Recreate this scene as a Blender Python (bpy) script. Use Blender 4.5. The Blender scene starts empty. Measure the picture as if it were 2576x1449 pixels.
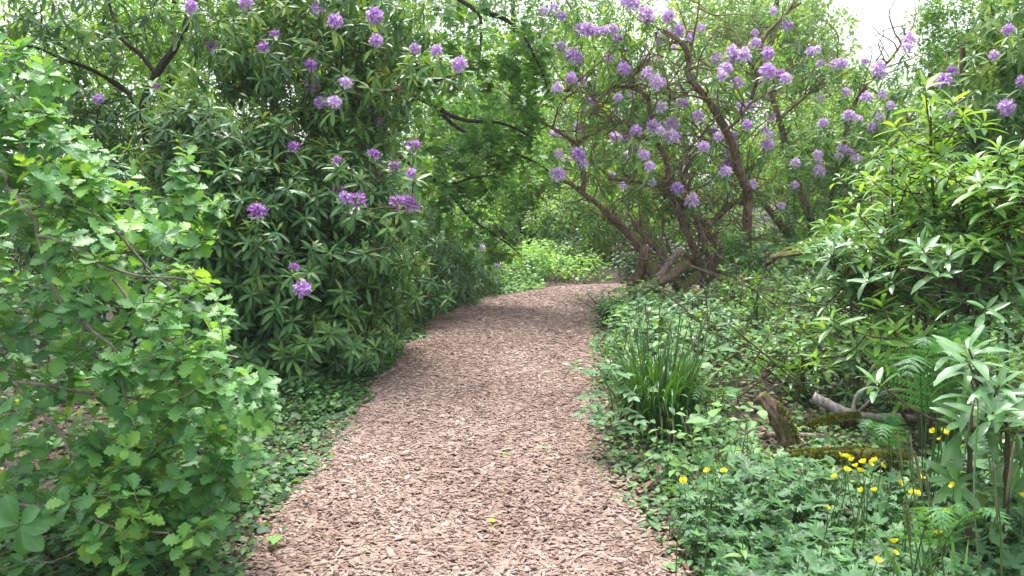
import bpy, math, random
import numpy as np
from mathutils import Vector

# ------------------------------------------------------------------ camera, light, exposure
SC = bpy.context.scene
COL = SC.collection
CAM_H = 1.55
PITCH = math.radians(7.73)
FPX, CX, CY = 2022.0, 1288.0, 724.5          # focal length and centre in a 2576 x 1449 frame
cd = bpy.data.cameras.new("camera"); cam = bpy.data.objects.new("camera", cd); COL.objects.link(cam)
cam.location = (0, 0, CAM_H); cam.rotation_euler = (math.pi/2 - PITCH, 0, 0)
cd.sensor_width = 36; cd.lens = 36*FPX/2576; cd.clip_start = 0.05; cd.clip_end = 2000
SC.camera = cam

SUN_EL, SUN_ROT = math.radians(70), math.radians(-12)
W = bpy.data.worlds.new("World"); SC.world = W; W.use_nodes = True
nt = W.node_tree; bg = nt.nodes['Background']
sky = nt.nodes.new('ShaderNodeTexSky'); sky.sky_type = 'NISHITA'; sky.sun_disc = False
sky.sun_elevation = SUN_EL; sky.sun_rotation = SUN_ROT
sky.dust_density = 4.0; sky.ozone_density = 1.0; sky.air_density = 1.0
hs = nt.nodes.new('ShaderNodeHueSaturation'); hs.inputs['Saturation'].default_value = 0.35
nt.links.new(sky.outputs[0], hs.inputs['Color']); nt.links.new(hs.outputs[0], bg.inputs['Color'])
bg.inputs['Strength'].default_value = 0.15
sd = bpy.data.lights.new("sun", 'SUN'); so = bpy.data.objects.new("sun", sd); COL.objects.link(so)
sd.energy = 1.5; sd.angle = math.radians(12); sd.color = (1.0, 0.95, 0.87)
sdir = Vector((math.sin(SUN_ROT)*math.cos(SUN_EL), math.cos(SUN_ROT)*math.cos(SUN_EL), math.sin(SUN_EL)))
so.rotation_euler = (-sdir).to_track_quat('-Z', 'Y').to_euler()
SC.view_settings.view_transform = 'Standard'; SC.view_settings.look = 'None'
SC.view_settings.gamma = 1.0; SC.view_settings.exposure = 1.88
SC.cycles.max_bounces = 9; SC.cycles.diffuse_bounces = 5; SC.cycles.transmission_bounces = 5
SC.cycles.transparent_max_bounces = 4; SC.cycles.caustics_reflective = False; SC.cycles.caustics_refractive = False

rng = np.random.default_rng(11)
PI = math.pi

# ------------------------------------------------------------------ geometry helpers
def at(px, py, Y):
    """world point seen at a pixel of the 2576 x 1449 frame, at forward distance Y"""
    u = (np.asarray(px, float)-CX)/FPX; v = (CY-np.asarray(py, float))/FPX
    fy = math.cos(PITCH)+v*math.sin(PITCH); fz = -math.sin(PITCH)+v*math.cos(PITCH)
    k = Y/fy
    return np.stack([u*k, np.broadcast_to(Y, np.shape(k))*1.0, CAM_H+fz*k], -1)
def on_ground(px, py):
    u = (px-CX)/FPX; v = (CY-py)/FPX
    fy = math.cos(PITCH)+v*math.sin(PITCH); fz = -math.sin(PITCH)+v*math.cos(PITCH)
    k = -CAM_H/fz
    return np.array([u*k, fy*k, 0.0])
def path3(pp):                                # [(px, py, Y), ...] -> points
    return np.array([at(a, b, c) for a, b, c in pp])
def unit(v):
    return v/np.maximum(np.linalg.norm(v, axis=-1, keepdims=True), 1e-9)
def smooth_line(P, n):
    P = np.asarray(P, float)
    if len(P) < 3: 
        t = np.linspace(0, 1, n)[:, None]; return P[0]*(1-t)+P[-1]*t
    Q = np.vstack([2*P[0]-P[1], P, 2*P[-1]-P[-2]])
    t = np.linspace(0, len(P)-1-1e-6, n); i = t.astype(int); f = (t-i)[:, None]
    a, b, c, d = Q[i], Q[i+1], Q[i+2], Q[i+3]
    return .5*((2*b)+(-a+c)*f+(2*a-5*b+4*c-d)*f**2+(-a+3*b-3*c+d)*f**3)

class Tpl:
    def __init__(s, v, faces, mid=None):
        s.v = np.asarray(v, float); s.L = np.array([i for f in faces for i in f], int)
        s.Z = np.array([len(f) for f in faces], int)
        s.mid = np.zeros(len(s.v)) if mid is None else np.asarray(mid, float)
def join_tpl(items):                          # [(tpl, R, t, s)]
    v = []; L = []; Z = []; m = []; o = 0
    for t, R, p, s in items:
        v.append(t.v*s@np.asarray(R).T+p); L.append(t.L+o); Z.append(t.Z); m.append(t.mid); o += len(t.v)
    r = Tpl(np.zeros((1, 3)), []); r.v = np.vstack(v); r.L = np.concatenate(L); r.Z = np.concatenate(Z); r.mid = np.concatenate(m)
    return r
def leaf_tpl(width, shape, nseg=5, fold=.35, droop=.15, twist=0.0, wave=0.0):
    s = np.linspace(0, 1, nseg+1); w = width*np.array([shape(x) for x in s])
    th = droop*2*s; y = np.concatenate([[0], np.cumsum(np.cos((th[1:]+th[:-1])/2)*np.diff(s))])
    z = -np.concatenate([[0], np.cumsum(np.sin((th[1:]+th[:-1])/2)*np.diff(s))])
    v = []; m = []
    for i in range(nseg+1):
        a = twist*s[i]; wz = wave*math.sin(i*2.3)*width
        v += [(-w[i]*math.cos(a), y[i], z[i]+w[i]*fold+wz-w[i]*math.sin(a)), (0, y[i], z[i]), (w[i]*math.cos(a), y[i], z[i]+w[i]*fold-wz+w[i]*math.sin(a))]
        m += [0, 1, 0]
    f = []
    for i in range(nseg):
        a = 3*i; f += [(a, a+1, a+4, a+3), (a+1, a+2, a+5, a+4)]
    return Tpl(v, f, m)
def fan_tpl(outline, centre=(0, .3), cup=.15):
    v = [(centre[0], centre[1], 0)]+[(x, y, cup*((x-centre[0])**2+(y-centre[1])**2)**.5*(1 if i % 2 else .2)) for i, (x, y) in enumerate(outline)]
    n = len(outline)
    return Tpl(v, [(0, 1+i, 1+(i+1) % n) for i in range(n)], [1]+[0]*n)
def rot(axis, a):
    c, s = math.cos(a), math.sin(a)
    return np.array({'x': [[1, 0, 0], [0, c, -s], [0, s, c]], 'y': [[c, 0, s], [0, 1, 0], [-s, 0, c]], 'z': [[c, -s, 0], [s, c, 0], [0, 0, 1]]}[axis])
def frames(d, n):                             # leaf axis d, facing hint n -> rotations
    d = unit(d); x = unit(np.cross(d, n)); z = np.cross(x, d)
    return np.stack([x, d, z], -1)

class MB:
    """collects pieces of ONE part and links them as one mesh object"""
    def __init__(s): s.V = []; s.L = []; s.Z = []; s.T = []; s.M = []; s.I = []; s.n = 0
    def raw(s, v, L, Z, tint, mid, mi=0):
        s.V.append(v); s.L.append(L+s.n); s.Z.append(Z); s.T.append(tint); s.M.append(mid); s.I.append(np.full(len(Z), mi)); s.n += len(v)
    def inst(s, t, R, P, S, tint, mi=0):
        N = len(P)
        if N == 0: return
        S = np.asarray(S, float); S = S.reshape(N, 1, -1) if S.ndim else np.full((N, 1, 1), float(S))
        v = np.einsum('nij,nkj->nki', R, t.v[None]*S)+P[:, None, :]
        k = len(t.v); L = (t.L[None]+(np.arange(N)*k)[:, None]).ravel()
        s.raw(v.reshape(-1, 3), L, np.tile(t.Z, N), np.repeat(np.broadcast_to(tint, (N,)), k), np.tile(t.mid, N), mi)
    def tubes(s, P, r, sides=5, tint=0.5, mi=0, rough=0.0):
        """P (N, m, 3), r (N, m)"""
        P = np.asarray(P, float); r = np.asarray(r, float)
        if P.ndim == 2: P = P[None]; r = np.broadcast_to(r, (1, P.shape[1]))
        N, m, _ = P.shape
        T = unit(np.gradient(P, axis=1))
        ref = np.where((np.abs(T.mean(1)[:, 2:3]) > .8), np.array([[1., .2, 0]]), np.array([[.1, .2, 1.]]))[:, None, :]
        A = unit(np.cross(T, ref)); B = np.cross(T, A)
        a = np.arange(sides)*2*PI/sides
        rr = r[:, :, None]
        if rough: rr = rr*(1+rough*(rng.random((N, 1, sides))-.5)+rough*.4*(rng.random((N, m, sides))-.5))
        else: rr = rr*np.ones((1, 1, sides))
        v = P[:, :, None, :]+rr[..., None]*(np.cos(a)[None, None, :, None]*A[:, :, None, :]+np.sin(a)[None, None, :, None]*B[:, :, None, :])
        i = np.arange(m-1)[:, None]*sides; j = np.arange(sides)[None]; j2 = (j+1) % sides
        q = np.stack([i+j, i+j2, i+sides+j2, i+sides+j], -1).reshape(-1, 4)
        L = (q.ravel()[None]+(np.arange(N)*m*sides)[:, None]).ravel(); Z = np.full(N*len(q), 4)
        caps = np.concatenate([np.arange(sides)[::-1], (m-1)*sides+np.arange(sides)])
        L = np.concatenate([L, (caps[None]+(np.arange(N)*m*sides)[:, None]).ravel()]); Z = np.concatenate([Z, np.full(2*N, sides)])
        tn = np.repeat(np.broadcast_to(tint, (N,)), m*sides)
        s.raw(v.reshape(-1, 3), L, Z, tn, np.zeros(N*m*sides), mi)
    def mesh(s, name, mats, smooth=True):
        me = bpy.data.meshes.new(name)
        V = np.vstack(s.V); L = np.concatenate(s.L); Z = np.concatenate(s.Z)
        me.vertices.add(len(V)); me.vertices.foreach_set('co', V.ravel().astype(np.float32))
        me.loops.add(len(L)); me.loops.foreach_set('vertex_index', L.astype(np.int32))
        me.polygons.add(len(Z)); st = np.concatenate([[0], np.cumsum(Z)[:-1]])
        me.polygons.foreach_set('loop_start', st.astype(np.int32)); me.polygons.foreach_set('loop_total', Z.astype(np.int32))
        me.polygons.foreach_set('use_smooth', np.full(len(Z), smooth, bool))
        for m in (mats if isinstance(mats, (list, tuple)) else [mats]): me.materials.append(m)
        me.polygons.foreach_set('material_index', np.concatenate(s.I).astype(np.int32))
        for nm, d in (('tint', s.T), ('mid', s.M)):
            at_ = me.attributes.new(nm, 'FLOAT', 'POINT'); at_.data.foreach_set('value', np.concatenate(d).astype(np.float32))
        me.update(calc_edges=True); me.validate()
        return me
    def build(s, name, mats, parent=None, smooth=True):
        o = bpy.data.objects.new(name, s.mesh(name, mats, smooth)); COL.objects.link(o)
        if parent is not None: attach(o, parent)
        return o
def attach(o, parent):                        # parts are modelled in world space, so undo the parent's place
    o.parent = parent; o.location = Vector(o.location)-parent.location
def thing(name, label, cat, loc, group=None):
    o = bpy.data.objects.new(name, None); COL.objects.link(o); o.location = Vector([float(c) for c in loc]); o.empty_display_size = .1
    o['label'] = label; o['category'] = cat
    if group: o['group'] = group
    return o
def tag(o, label, cat=None, group=None, kind=None):
    if label: o['label'] = label
    if cat: o['category'] = cat
    if group: o['group'] = group
    if kind: o['kind'] = kind
    return o

# ------------------------------------------------------------------ materials
def newmat(name):
    m = bpy.data.materials.new(name); m.use_nodes = True
    n = m.node_tree; n.nodes.clear(); out = n.nodes.new('ShaderNodeOutputMaterial')
    p = n.nodes.new('ShaderNodeBsdfPrincipled'); n.links.new(p.outputs[0], out.inputs[0])
    return m, n, p, out
def ramp(n, stops):
    r = n.nodes.new('ShaderNodeValToRGB'); e = r.color_ramp.elements
    while len(e) < len(stops): e.new(.5)
    for i, (p, c) in enumerate(stops): e[i].position = p; e[i].color = (*c, 1)
    return r
LEAFK = 1.36
def leafmat(name, stops, rough=.4, transl=.35, rib=(.25, .38, .1), ribf=.35, under=None, spec=.5, tcol=1.6):
    m, n, p, out = newmat(name)
    stops = [(p_, tuple(LEAFK*c for c in q)) for p_, q in stops]
    a = n.nodes.new('ShaderNodeAttribute'); a.attribute_name = 'tint'
    b = n.nodes.new('ShaderNodeAttribute'); b.attribute_name = 'mid'
    r = ramp(n, stops); n.links.new(a.outputs['Fac'], r.inputs[0])
    pw = n.nodes.new('ShaderNodeMath'); pw.operation = 'POWER'; n.links.new(b.outputs['Fac'], pw.inputs[0]); pw.inputs[1].default_value = 7
    ml = n.nodes.new('ShaderNodeMath'); ml.operation = 'MULTIPLY'; n.links.new(pw.outputs[0], ml.inputs[0]); ml.inputs[1].default_value = ribf
    mx = n.nodes.new('ShaderNodeMix'); mx.data_type = 'RGBA'; n.links.new(ml.outputs[0], mx.inputs[0]); n.links.new(r.outputs[0], mx.inputs[6]); mx.inputs[7].default_value = (*rib, 1)
    col = mx.outputs[2]
    no = n.nodes.new('ShaderNodeTexNoise'); no.inputs['Scale'].default_value = 26; no.inputs['Detail'].default_value = 3
    g0 = n.nodes.new('ShaderNodeNewGeometry'); n.links.new(g0.outputs['Position'], no.inputs['Vector'])
    mr = n.nodes.new('ShaderNodeMapRange'); mr.inputs[3].default_value = .75; mr.inputs[4].default_value = 1.25; n.links.new(no.outputs[0], mr.inputs[0])
    vm = n.nodes.new('ShaderNodeVectorMath'); vm.operation = 'SCALE'; n.links.new(col, vm.inputs[0]); n.links.new(mr.outputs[0], vm.inputs['Scale']); col = vm.outputs[0]
    if under:
        m2 = n.nodes.new('ShaderNodeMix'); m2.data_type = 'RGBA'; n.links.new(g0.outputs['Backfacing'], m2.inputs[0]); n.links.new(col, m2.inputs[6]); m2.inputs[7].default_value = (*under, 1); col = m2.outputs[2]
    n.links.new(col, p.inputs['Base Color']); p.inputs['Roughness'].default_value = rough; p.inputs['Specular IOR Level'].default_value = spec
    t = n.nodes.new('ShaderNodeBsdfTranslucent')
    v2 = n.nodes.new('ShaderNodeVectorMath'); v2.operation = 'MULTIPLY'; n.links.new(r.outputs[0], v2.inputs[0]); v2.inputs[1].default_value = (tcol*1.25, tcol, tcol*.35)
    n.links.new(v2.outputs[0], t.inputs[0])
    ms = n.nodes.new('ShaderNodeMixShader'); ms.inputs[0].default_value = transl
    n.links.new(p.outputs[0], ms.inputs[1]); n.links.new(t.outputs[0], ms.inputs[2]); n.links.new(ms.outputs[0], out.inputs[0])
    return m
def barkmat(name, dark, light, moss=None, scale=14, mossf=.5, rough=.85):
    m, n, p, out = newmat(name)
    g = n.nodes.new('ShaderNodeNewGeometry')
    mp = n.nodes.new('ShaderNodeMapping'); mp.inputs['Scale'].default_value = (1, 1, .25); n.links.new(g.outputs['Position'], mp.inputs['Vector'])
    no = n.nodes.new('ShaderNodeTexNoise'); no.inputs['Scale'].default_value = scale*3; no.inputs['Detail'].default_value = 6; n.links.new(mp.outputs[0], no.inputs['Vector'])
    r = ramp(n, [(.3, dark), (.7, light)]); n.links.new(no.outputs[0], r.inputs[0]); col = r.outputs[0]
    if moss:
        n2 = n.nodes.new('ShaderNodeTexNoise'); n2.inputs['Scale'].default_value = scale*.5; n2.inputs['Detail'].default_value = 5; n.links.new(g.outputs['Position'], n2.inputs['Vector'])
        sx = n.nodes.new('ShaderNodeSeparateXYZ'); n.links.new(g.outputs['Normal'], sx.inputs[0])
        ad = n.nodes.new('ShaderNodeMath'); ad.operation = 'MULTIPLY_ADD'; n.links.new(sx.outputs[2], ad.inputs[0]); ad.inputs[1].default_value = .25; n.links.new(n2.outputs[0], ad.inputs[2])
        mr = n.nodes.new('ShaderNodeMapRange'); mr.inputs[1].default_value = 1-mossf; mr.inputs[2].default_value = 1.12-mossf; n.links.new(ad.outputs[0], mr.inputs[0])
        mx = n.nodes.new('ShaderNodeMix'); mx.data_type = 'RGBA'; n.links.new(mr.outputs[0], mx.inputs[0]); n.links.new(col, mx.inputs[6]); mx.inputs[7].default_value = (*moss, 1); col = mx.outputs[2]
    n.links.new(col, p.inputs['Base Color']); p.inputs['Roughness'].default_value = rough; p.inputs['Specular IOR Level'].default_value = .25
    bu = n.nodes.new('ShaderNodeBump'); bu.inputs['Strength'].default_value = .8; bu.inputs['Distance'].default_value = .018; n.links.new(no.outputs[0], bu.inputs['Height']); n.links.new(bu.outputs[0], p.inputs['Normal'])
    return m
def tintmat(name, stops, rough=.7, spec=.3, transl=0, tmul=1.2):
    m, n, p, out = newmat(name)
    a = n.nodes.new('ShaderNodeAttribute'); a.attribute_name = 'tint'; r = ramp(n, stops); n.links.new(a.outputs['Fac'], r.inputs[0])
    n.links.new(r.outputs[0], p.inputs['Base Color']); p.inputs['Roughness'].default_value = rough; p.inputs['Specular IOR Level'].default_value = spec
    if transl:
        t = n.nodes.new('ShaderNodeBsdfTranslucent'); n.links.new(r.outputs[0], t.inputs[0])
        ms = n.nodes.new('ShaderNodeMixShader'); ms.inputs[0].default_value = transl
        n.links.new(p.outputs[0], ms.inputs[1]); n.links.new(t.outputs[0], ms.inputs[2]); n.links.new(ms.outputs[0], out.inputs[0])
    return m
UND = (.13, .18, .08)
M = {}
M['rhodo'] = leafmat('rhododendron_leaf', [(0, (.025, .075, .03)), (.45, (.052, .14, .044)), (.75, (.09, .195, .048)), (1, (.18, .28, .07))], rough=.36, transl=.32, under=UND, ribf=.3, spec=.38)
M['rhodo_sun'] = leafmat('fresh_rhododendron_leaf', [(0, (.025, .075, .022)), (.4, (.05, .145, .033)), (.75, (.09, .215, .04)), (1, (.16, .31, .05))], rough=.32, transl=.42, under=(.15, .22, .08), ribf=.4)
M['rhodo_grey'] = leafmat('glossy_rhododendron_leaf', [(0, (.035, .105, .045)), (1, (.085, .195, .07))], rough=.25, transl=.25, under=(.16, .21, .12), ribf=.5, spec=.7)
M['oak'] = leafmat('oak_leaf', [(0, (.032, .11, .037)), (.45, (.07, .205, .06)), (.8, (.11, .275, .065)), (1, (.17, .35, .065))], rough=.45, transl=.35, under=(.1, .2, .08), rib=(.2, .34, .1), ribf=.5)
M['sycamore'] = leafmat('sycamore_leaf', [(0, (.03, .09, .028)), (.5, (.06, .165, .036)), (.85, (.085, .21, .04)), (1, (.14, .29, .05))], rough=.42, transl=.45, ribf=.3)
M['herb'] = leafmat('herb_leaf', [(0, (.035, .1, .035)), (.5, (.06, .16, .05)), (1, (.13, .26, .06))], rough=.5, transl=.35)
M['butter'] = leafmat('buttercup_leaf', [(0, (.025, .085, .03)), (.5, (.05, .14, .05)), (1, (.09, .21, .06))], rough=.5, transl=.3)
M['ivy'] = leafmat('ivy_leaf', [(0, (.018, .05, .022)), (.6, (.035, .1, .03)), (1, (.1, .22, .05))], rough=.5, transl=.28, spec=.3)
M['sun_tinted'] = leafmat('sun_tinted_leaf', [(0, (.08, .2, .03)), (1, (.2, .4, .06))], rough=.5, transl=.45)  # brighter leaf green, with the sunlight of the clearing put into the colour
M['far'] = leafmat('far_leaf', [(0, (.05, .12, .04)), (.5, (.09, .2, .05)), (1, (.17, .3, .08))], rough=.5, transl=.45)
M['fardark'] = leafmat('far_dark_leaf', [(0, (.02, .055, .02)), (1, (.05, .12, .035))], rough=.45, transl=.3)  # dark leaf colour, also used to put shade behind the bare trunks
M['sedge'] = leafmat('sedge_blade', [(0, (.025, .08, .02)), (.6, (.06, .17, .03)), (1, (.14, .27, .05))], rough=.35, transl=.3, rib=(.14, .22, .08), ribf=.3)
M['fern'] = leafmat('fern_frond', [(0, (.025, .1, .042)), (1, (.07, .2, .07))], rough=.5, transl=.35)
M['straw'] = tintmat('dry_blade', [(0, (.16, .13, .08)), (1, (.3, .25, .16))], .7)
M['spike'] = tintmat('sedge_spike', [(0, (.09, .1, .05)), (1, (.17, .17, .08))], .8)
M['bark'] = barkmat('rhododendron_bark', (.055, .033, .026), (.31, .2, .155), moss=(.11, .13, .03), mossf=.42)
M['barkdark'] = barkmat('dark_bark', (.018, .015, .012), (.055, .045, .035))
M['twig'] = barkmat('twig_bark', (.04, .03, .022), (.13, .1, .07))
M['oakbark'] = barkmat('oak_bark', (.12, .105, .09), (.34, .29, .25))
M['deadwood'] = barkmat('dead_wood', (.09, .065, .055), (.36, .29, .25))
M['log'] = barkmat('rotten_log_bark', (.06, .042, .03), (.36, .25, .18), moss=(.1, .115, .025), mossf=.44)
M['moss'] = barkmat('mossy_log_bark', (.025, .017, .012), (.09, .055, .04), moss=(.085, .105, .018), mossf=.52, scale=22)
M['birch'] = barkmat('pale_log_bark', (.16, .13, .125), (.48, .43, .42), rough=.45)
M['stem'] = tintmat('green_stem', [(0, (.04, .1, .025)), (1, (.1, .17, .05))], .5)
M['petal'] = tintmat('mauve_petal', [(0, (.36, .15, .52)), (.5, (.6, .35, .78)), (1, (.82, .64, .9))], .55, transl=.3)
M['petal2'] = tintmat('young_petal', [(0, (.22, .05, .34)), (.6, (.45, .18, .6)), (1, (.72, .48, .76))], .55, transl=.25)
M['stamen'] = tintmat('stamen', [(0, (.45, .2, .35)), (1, (.7, .5, .4))], .6)
M['yellow'] = tintmat('buttercup_petal', [(0, (.75, .62, .01)), (1, (.88, .8, .02))], .3, spec=.6, transl=.2)
M['yellowc'] = tintmat('buttercup_centre', [(0, (.35, .3, .02)), (1, (.6, .45, .02))], .6)
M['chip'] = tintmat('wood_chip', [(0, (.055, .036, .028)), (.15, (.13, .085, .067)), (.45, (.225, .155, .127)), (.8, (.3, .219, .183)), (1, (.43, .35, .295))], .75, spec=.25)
M['litter'] = tintmat('dead_leaf', [(0, (.05, .03, .02)), (.6, (.14, .085, .055)), (1, (.3, .19, .12))], .75)
def soilmat(name, c0, c1, scale):
    m, n, p, out = newmat(name); g = n.nodes.new('ShaderNodeNewGeometry')
    no = n.nodes.new('ShaderNodeTexNoise'); no.inputs['Scale'].default_value = scale; no.inputs['Detail'].default_value = 8; n.links.new(g.outputs['Position'], no.inputs['Vector'])
    r = ramp(n, [(.35, c0), (.65, c1)]); n.links.new(no.outputs[0], r.inputs[0]); n.links.new(r.outputs[0], p.inputs['Base Color']); p.inputs['Roughness'].default_value = .9
    bu = n.nodes.new('ShaderNodeBump'); bu.inputs['Distance'].default_value = .02; n.links.new(no.outputs[0], bu.inputs['Height']); n.links.new(bu.outputs[0], p.inputs['Normal'])
    return m
M['soil'] = soilmat('woodland_soil', (.02, .014, .01), (.06, .045, .032), 30)
M['pathbed'] = soilmat('chip_bed', (.06, .038, .032), (.19, .128, .107), 60)

# ------------------------------------------------------------------ leaf shapes
lance = lambda s: max(0.02, math.sin(PI*min(1, s*.94+.03))**.8*(.75+.35*s))
ovate = lambda s: max(0.02, math.sin(PI*min(1, (s*.97+.015)**.72)))
obov = lambda s: max(0.03, math.sin(PI*min(1, (s*.97+.01)**1.7))**.9)
def oakw(s):
    e = math.sin(PI*min(1, (s*.96+.01)**1.35))**.75
    return max(.02, e*(.5+.55*abs(math.sin(s*PI*4.3+.25))**.7))
RHO = [leaf_tpl(.132, lance, 4, f, d, t) for f, d, t in ((.3, .15, 0), (.15, .35, .2), (.45, .05, -.2), (.3, .5, .1))]
RHO_LO = [leaf_tpl(.132, lance, 3, f, d, 0) for f, d in ((.3, .15), (.2, .4))]
OAK = [leaf_tpl(.36, oakw, 26, f, d, t, w) for f, d, t, w in ((.25, .15, 0, .06), (.1, .35, .3, .08), (.35, -.1, -.25, .08), (.2, .25, .1, .1))]
OVA = [leaf_tpl(.3, ovate, 3, .25, .2), leaf_tpl(.34, ovate, 3, .1, .4)]
OVA2 = [leaf_tpl(.32, ovate, 2, .2, .2), leaf_tpl(.28, ovate, 2, .35, .3)]
def palm(lobes, n, depth, tooth, r0=.75):
    o = []
    for i in range(n):
        th = -PI*.78+2*PI*.78*i/(n-1)
        r = max(r0*math.exp(-((th-l)/.26)**2)*g for l, g in lobes)
        r = max(r, depth)*(1+(tooth if i % 2 else -tooth))
        o.append((math.sin(th)*r, .22+math.cos(th)*r))
    return o+[(0, 0)]
SYC = [fan_tpl(palm([(0, 1), (.85, .9), (-.85, .9), (1.75, .6), (-1.75, .6)], 25, .36, .05), (0, .22), c) for c in (.12, -.15)]
IVY = [fan_tpl(palm([(0, 1), (1.0, .8), (-1.0, .8), (2, .55), (-2, .55)], 13, .4, 0), (0, .2), c) for c in (.15, -.1)]
def cut_leaf(n, spread):
    o = []
    for k in range(n):
        c = spread*(k-(n-1)/2); g = 1-.09*abs(k-(n-1)/2)
        o.append((c-spread*.5, .24))
        for da, r in ((-.3, .6), (-.2, .55), (-.14, .84), (-.07, .78), (0, 1), (.07, .78), (.14, .84), (.2, .55), (.3, .6)): o.append((c+da*spread/.68, r*g))
    o.append((spread*n/2, .24))
    return [(math.sin(a)*r, .15+math.cos(a)*r) for a, r in o]+[(0, 0)]
BUT = [fan_tpl([(x*.72, y*.72) for x, y in cut_leaf(n, sp)], (0, .12), c) for n, sp, c in ((5, .72, .12), (5, .8, -.25), (3, .95, .1))]
BUT_OLD = [fan_tpl(palm([(0, 1), (1.0, .95), (-1.0, .95), (2, .7), (-2, .7)], 31, .3, .1, .7), (0, .2), c) for c in (.2, -.15)]
BLADE = lambda s: max(.03, (1-s**2.2))

def perp_frame(A):
    r = np.where(np.abs(A[:, 2:3]) > .85, np.array([[1., 0, 0]]), np.array([[0, 0, 1.]]))
    x = unit(np.cross(A, r)); return x, np.cross(A, x)
def whorls(mb, P, A, k, L, a0, a1, tpls, tint, tvar=.2, sag=.25, spread=.03, newtip=0.0):
    N = len(P)
    if N == 0: return
    A = unit(A); x, y = perp_frame(A); ph = rng.random(N)*2*PI
    for j in range(k):
        f = j/max(1, k-1)
        az = ph+j*2.39996+rng.normal(0, .15, N); al = np.radians(a0+(a1-a0)*f+rng.normal(0, 9, N))
        rad = np.cos(az)[:, None]*x+np.sin(az)[:, None]*y
        d = A*np.cos(al)[:, None]+rad*np.sin(al)[:, None]; d[:, 2] -= sag*(.4+.6*f)
        d = unit(d); n = A*np.sin(al)[:, None]-rad*np.cos(al)[:, None]+rng.normal(0, .18, (N, 3)); n[:, 2] += .25
        s = L*(.62+.38*f)*rng.uniform(.75, 1.15, N)
        keep = rng.random(N) < .9
        tn = np.clip(tint+rng.normal(0, tvar*.5, N)+newtip*(1-f), 0, 1)
        t = tpls[int(rng.integers(len(tpls)))]
        mb.inst(t, frames(d[keep], n[keep]), (P-A*spread*f)[keep], s[keep], tn[keep])
def blob_points(blobs, shell=.45):
    """blobs: (px, py, Y, rx_px, ry_px, rY, n) -> points, outward directions"""
    P = []; D = []
    for px, py, Y, rx, ry, rY, n in blobs:
        c = at(px, py, Y); k = Y/FPX
        d = unit(rng.normal(0, 1, (n, 3))); r = rng.uniform(shell**3, 1, n)**(1/3)
        r *= 1+.24*np.sin(d[:, 0]*5+px)*np.sin(d[:, 2]*6+py)+rng.normal(0, .09, n)
        p = c+d*r[:, None]*np.array([rx*k, rY, ry*k])
        P.append(p); D.append(d)
    P = np.vstack(P); D = np.vstack(D); ok = P[:, 2] > .05
    return P[ok], D[ok]
def grow(mb, nodes, pts, rmax=.02, per=.012, rend=.002, sides=4, upturn=.25, maxlen=1.6, jit=.12, mi=0):
    """twigs from the nearest wood to every leaf cluster; returns the ends' directions"""
    buf = np.zeros((len(nodes)+len(pts)*4, 3)); n = len(nodes); buf[:n] = nodes
    d0 = np.array([np.min(np.linalg.norm(buf[:n]-p, axis=1)) for p in pts]); order = np.argsort(d0)
    TP = []; TR = []; E = np.zeros((len(pts), 3))
    t = np.linspace(0, 1, 6)[:, None]
    for i in order:
        p = pts[i]; dv = p-buf[:n]; cost = np.linalg.norm(dv, axis=1)+.6*np.maximum(0, -dv[:, 2])
        j = int(np.argmin(cost)); q = buf[j]; L = np.linalg.norm(p-q)+1e-6
        c = (p+q)/2+rng.normal(0, jit*L, 3); c[2] -= upturn*L*.5
        cv = (1-t)**2*q+2*t*(1-t)*c+t*t*p
        cv[1:5] += rng.normal(0, .02*L, (4, 3))
        E[i] = cv[5]-cv[4]
        if L < maxlen*2.5:
            TP.append(cv); TR.append(np.linspace(min(rmax, rend+per*L), rend, 6))
        buf[n:n+4] = cv[2:6]; n += 4
    if TP: mb.tubes(np.array(TP), np.array(TR), sides, mi=mi)
    return unit(E)
def trunk(parent, line, r0, r1, mat, name='trunk', sides=12, n=None, rough=.55, wob=.0):
    P = smooth_line(line, n or max(8, 6*len(line))); m = len(P)
    if wob: P[1:-1] += rng.normal(0, wob, (m-2, 3))
    r = np.linspace(r0, r1, m)*(1+.2*(rng.random(m)-.5)); mb = MB(); mb.tubes(P, r, sides, rough=rough)
    mb.build(name, mat, parent); return P

# ------------------------------------------------------------------ rhododendron flowers
def truss_mesh(nf, young, seed, pale=False):
    r = np.random.default_rng(seed); mb = MB()
    pt = leaf_tpl(.17 if young else .19, lambda s: .35+.65*math.sin(PI*min(1, s*.8+.1)), 3, .2, .35)
    P = []; D = []; N = []; T = []; S = []
    for i in range(nf):
        th = math.acos(1-(1.0 if young else 1.45)*(i+.5)/nf); az = i*2.39996+r.normal(0, .15)
        a = np.array([math.sin(th)*math.cos(az), math.sin(th)*math.sin(az), math.cos(th)])
        x, y = perp_frame(a[None]); x = x[0]; y = y[0]
        for k in range(5):
            an = k*2*PI/5+r.random(); rad = x*math.cos(an)+y*math.sin(an)
            sp = (.3 if young else .6)+r.normal(0, .16)
            P.append(a*.34); D.append(a*(1-sp*.5)+rad*sp); N.append(a-rad*.8+r.normal(0, .1, 3)); T.append(r.uniform(.1, .95)); S.append(r.uniform(.55, .82))
    mb.inst(pt, frames(np.array(D), np.array(N)), np.array(P), np.array(S), np.array(T))
    st = []
    for i in range(nf*3):
        a = unit(np.array([r.normal(), r.normal(), abs(r.normal())+.25])); st.append([a*.3, a*.6+r.normal(0, .03, 3), a*.95+np.array([0, 0, .05])])
    mb.tubes(np.array(st), np.array([[.008, .008, .008]]*len(st)), 3, tint=r.random(len(st)), mi=1)
    return mb.mesh('flower_truss', [M['petal_pale' if pale else 'petal2' if young else 'petal'], M['stamen']])
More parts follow.
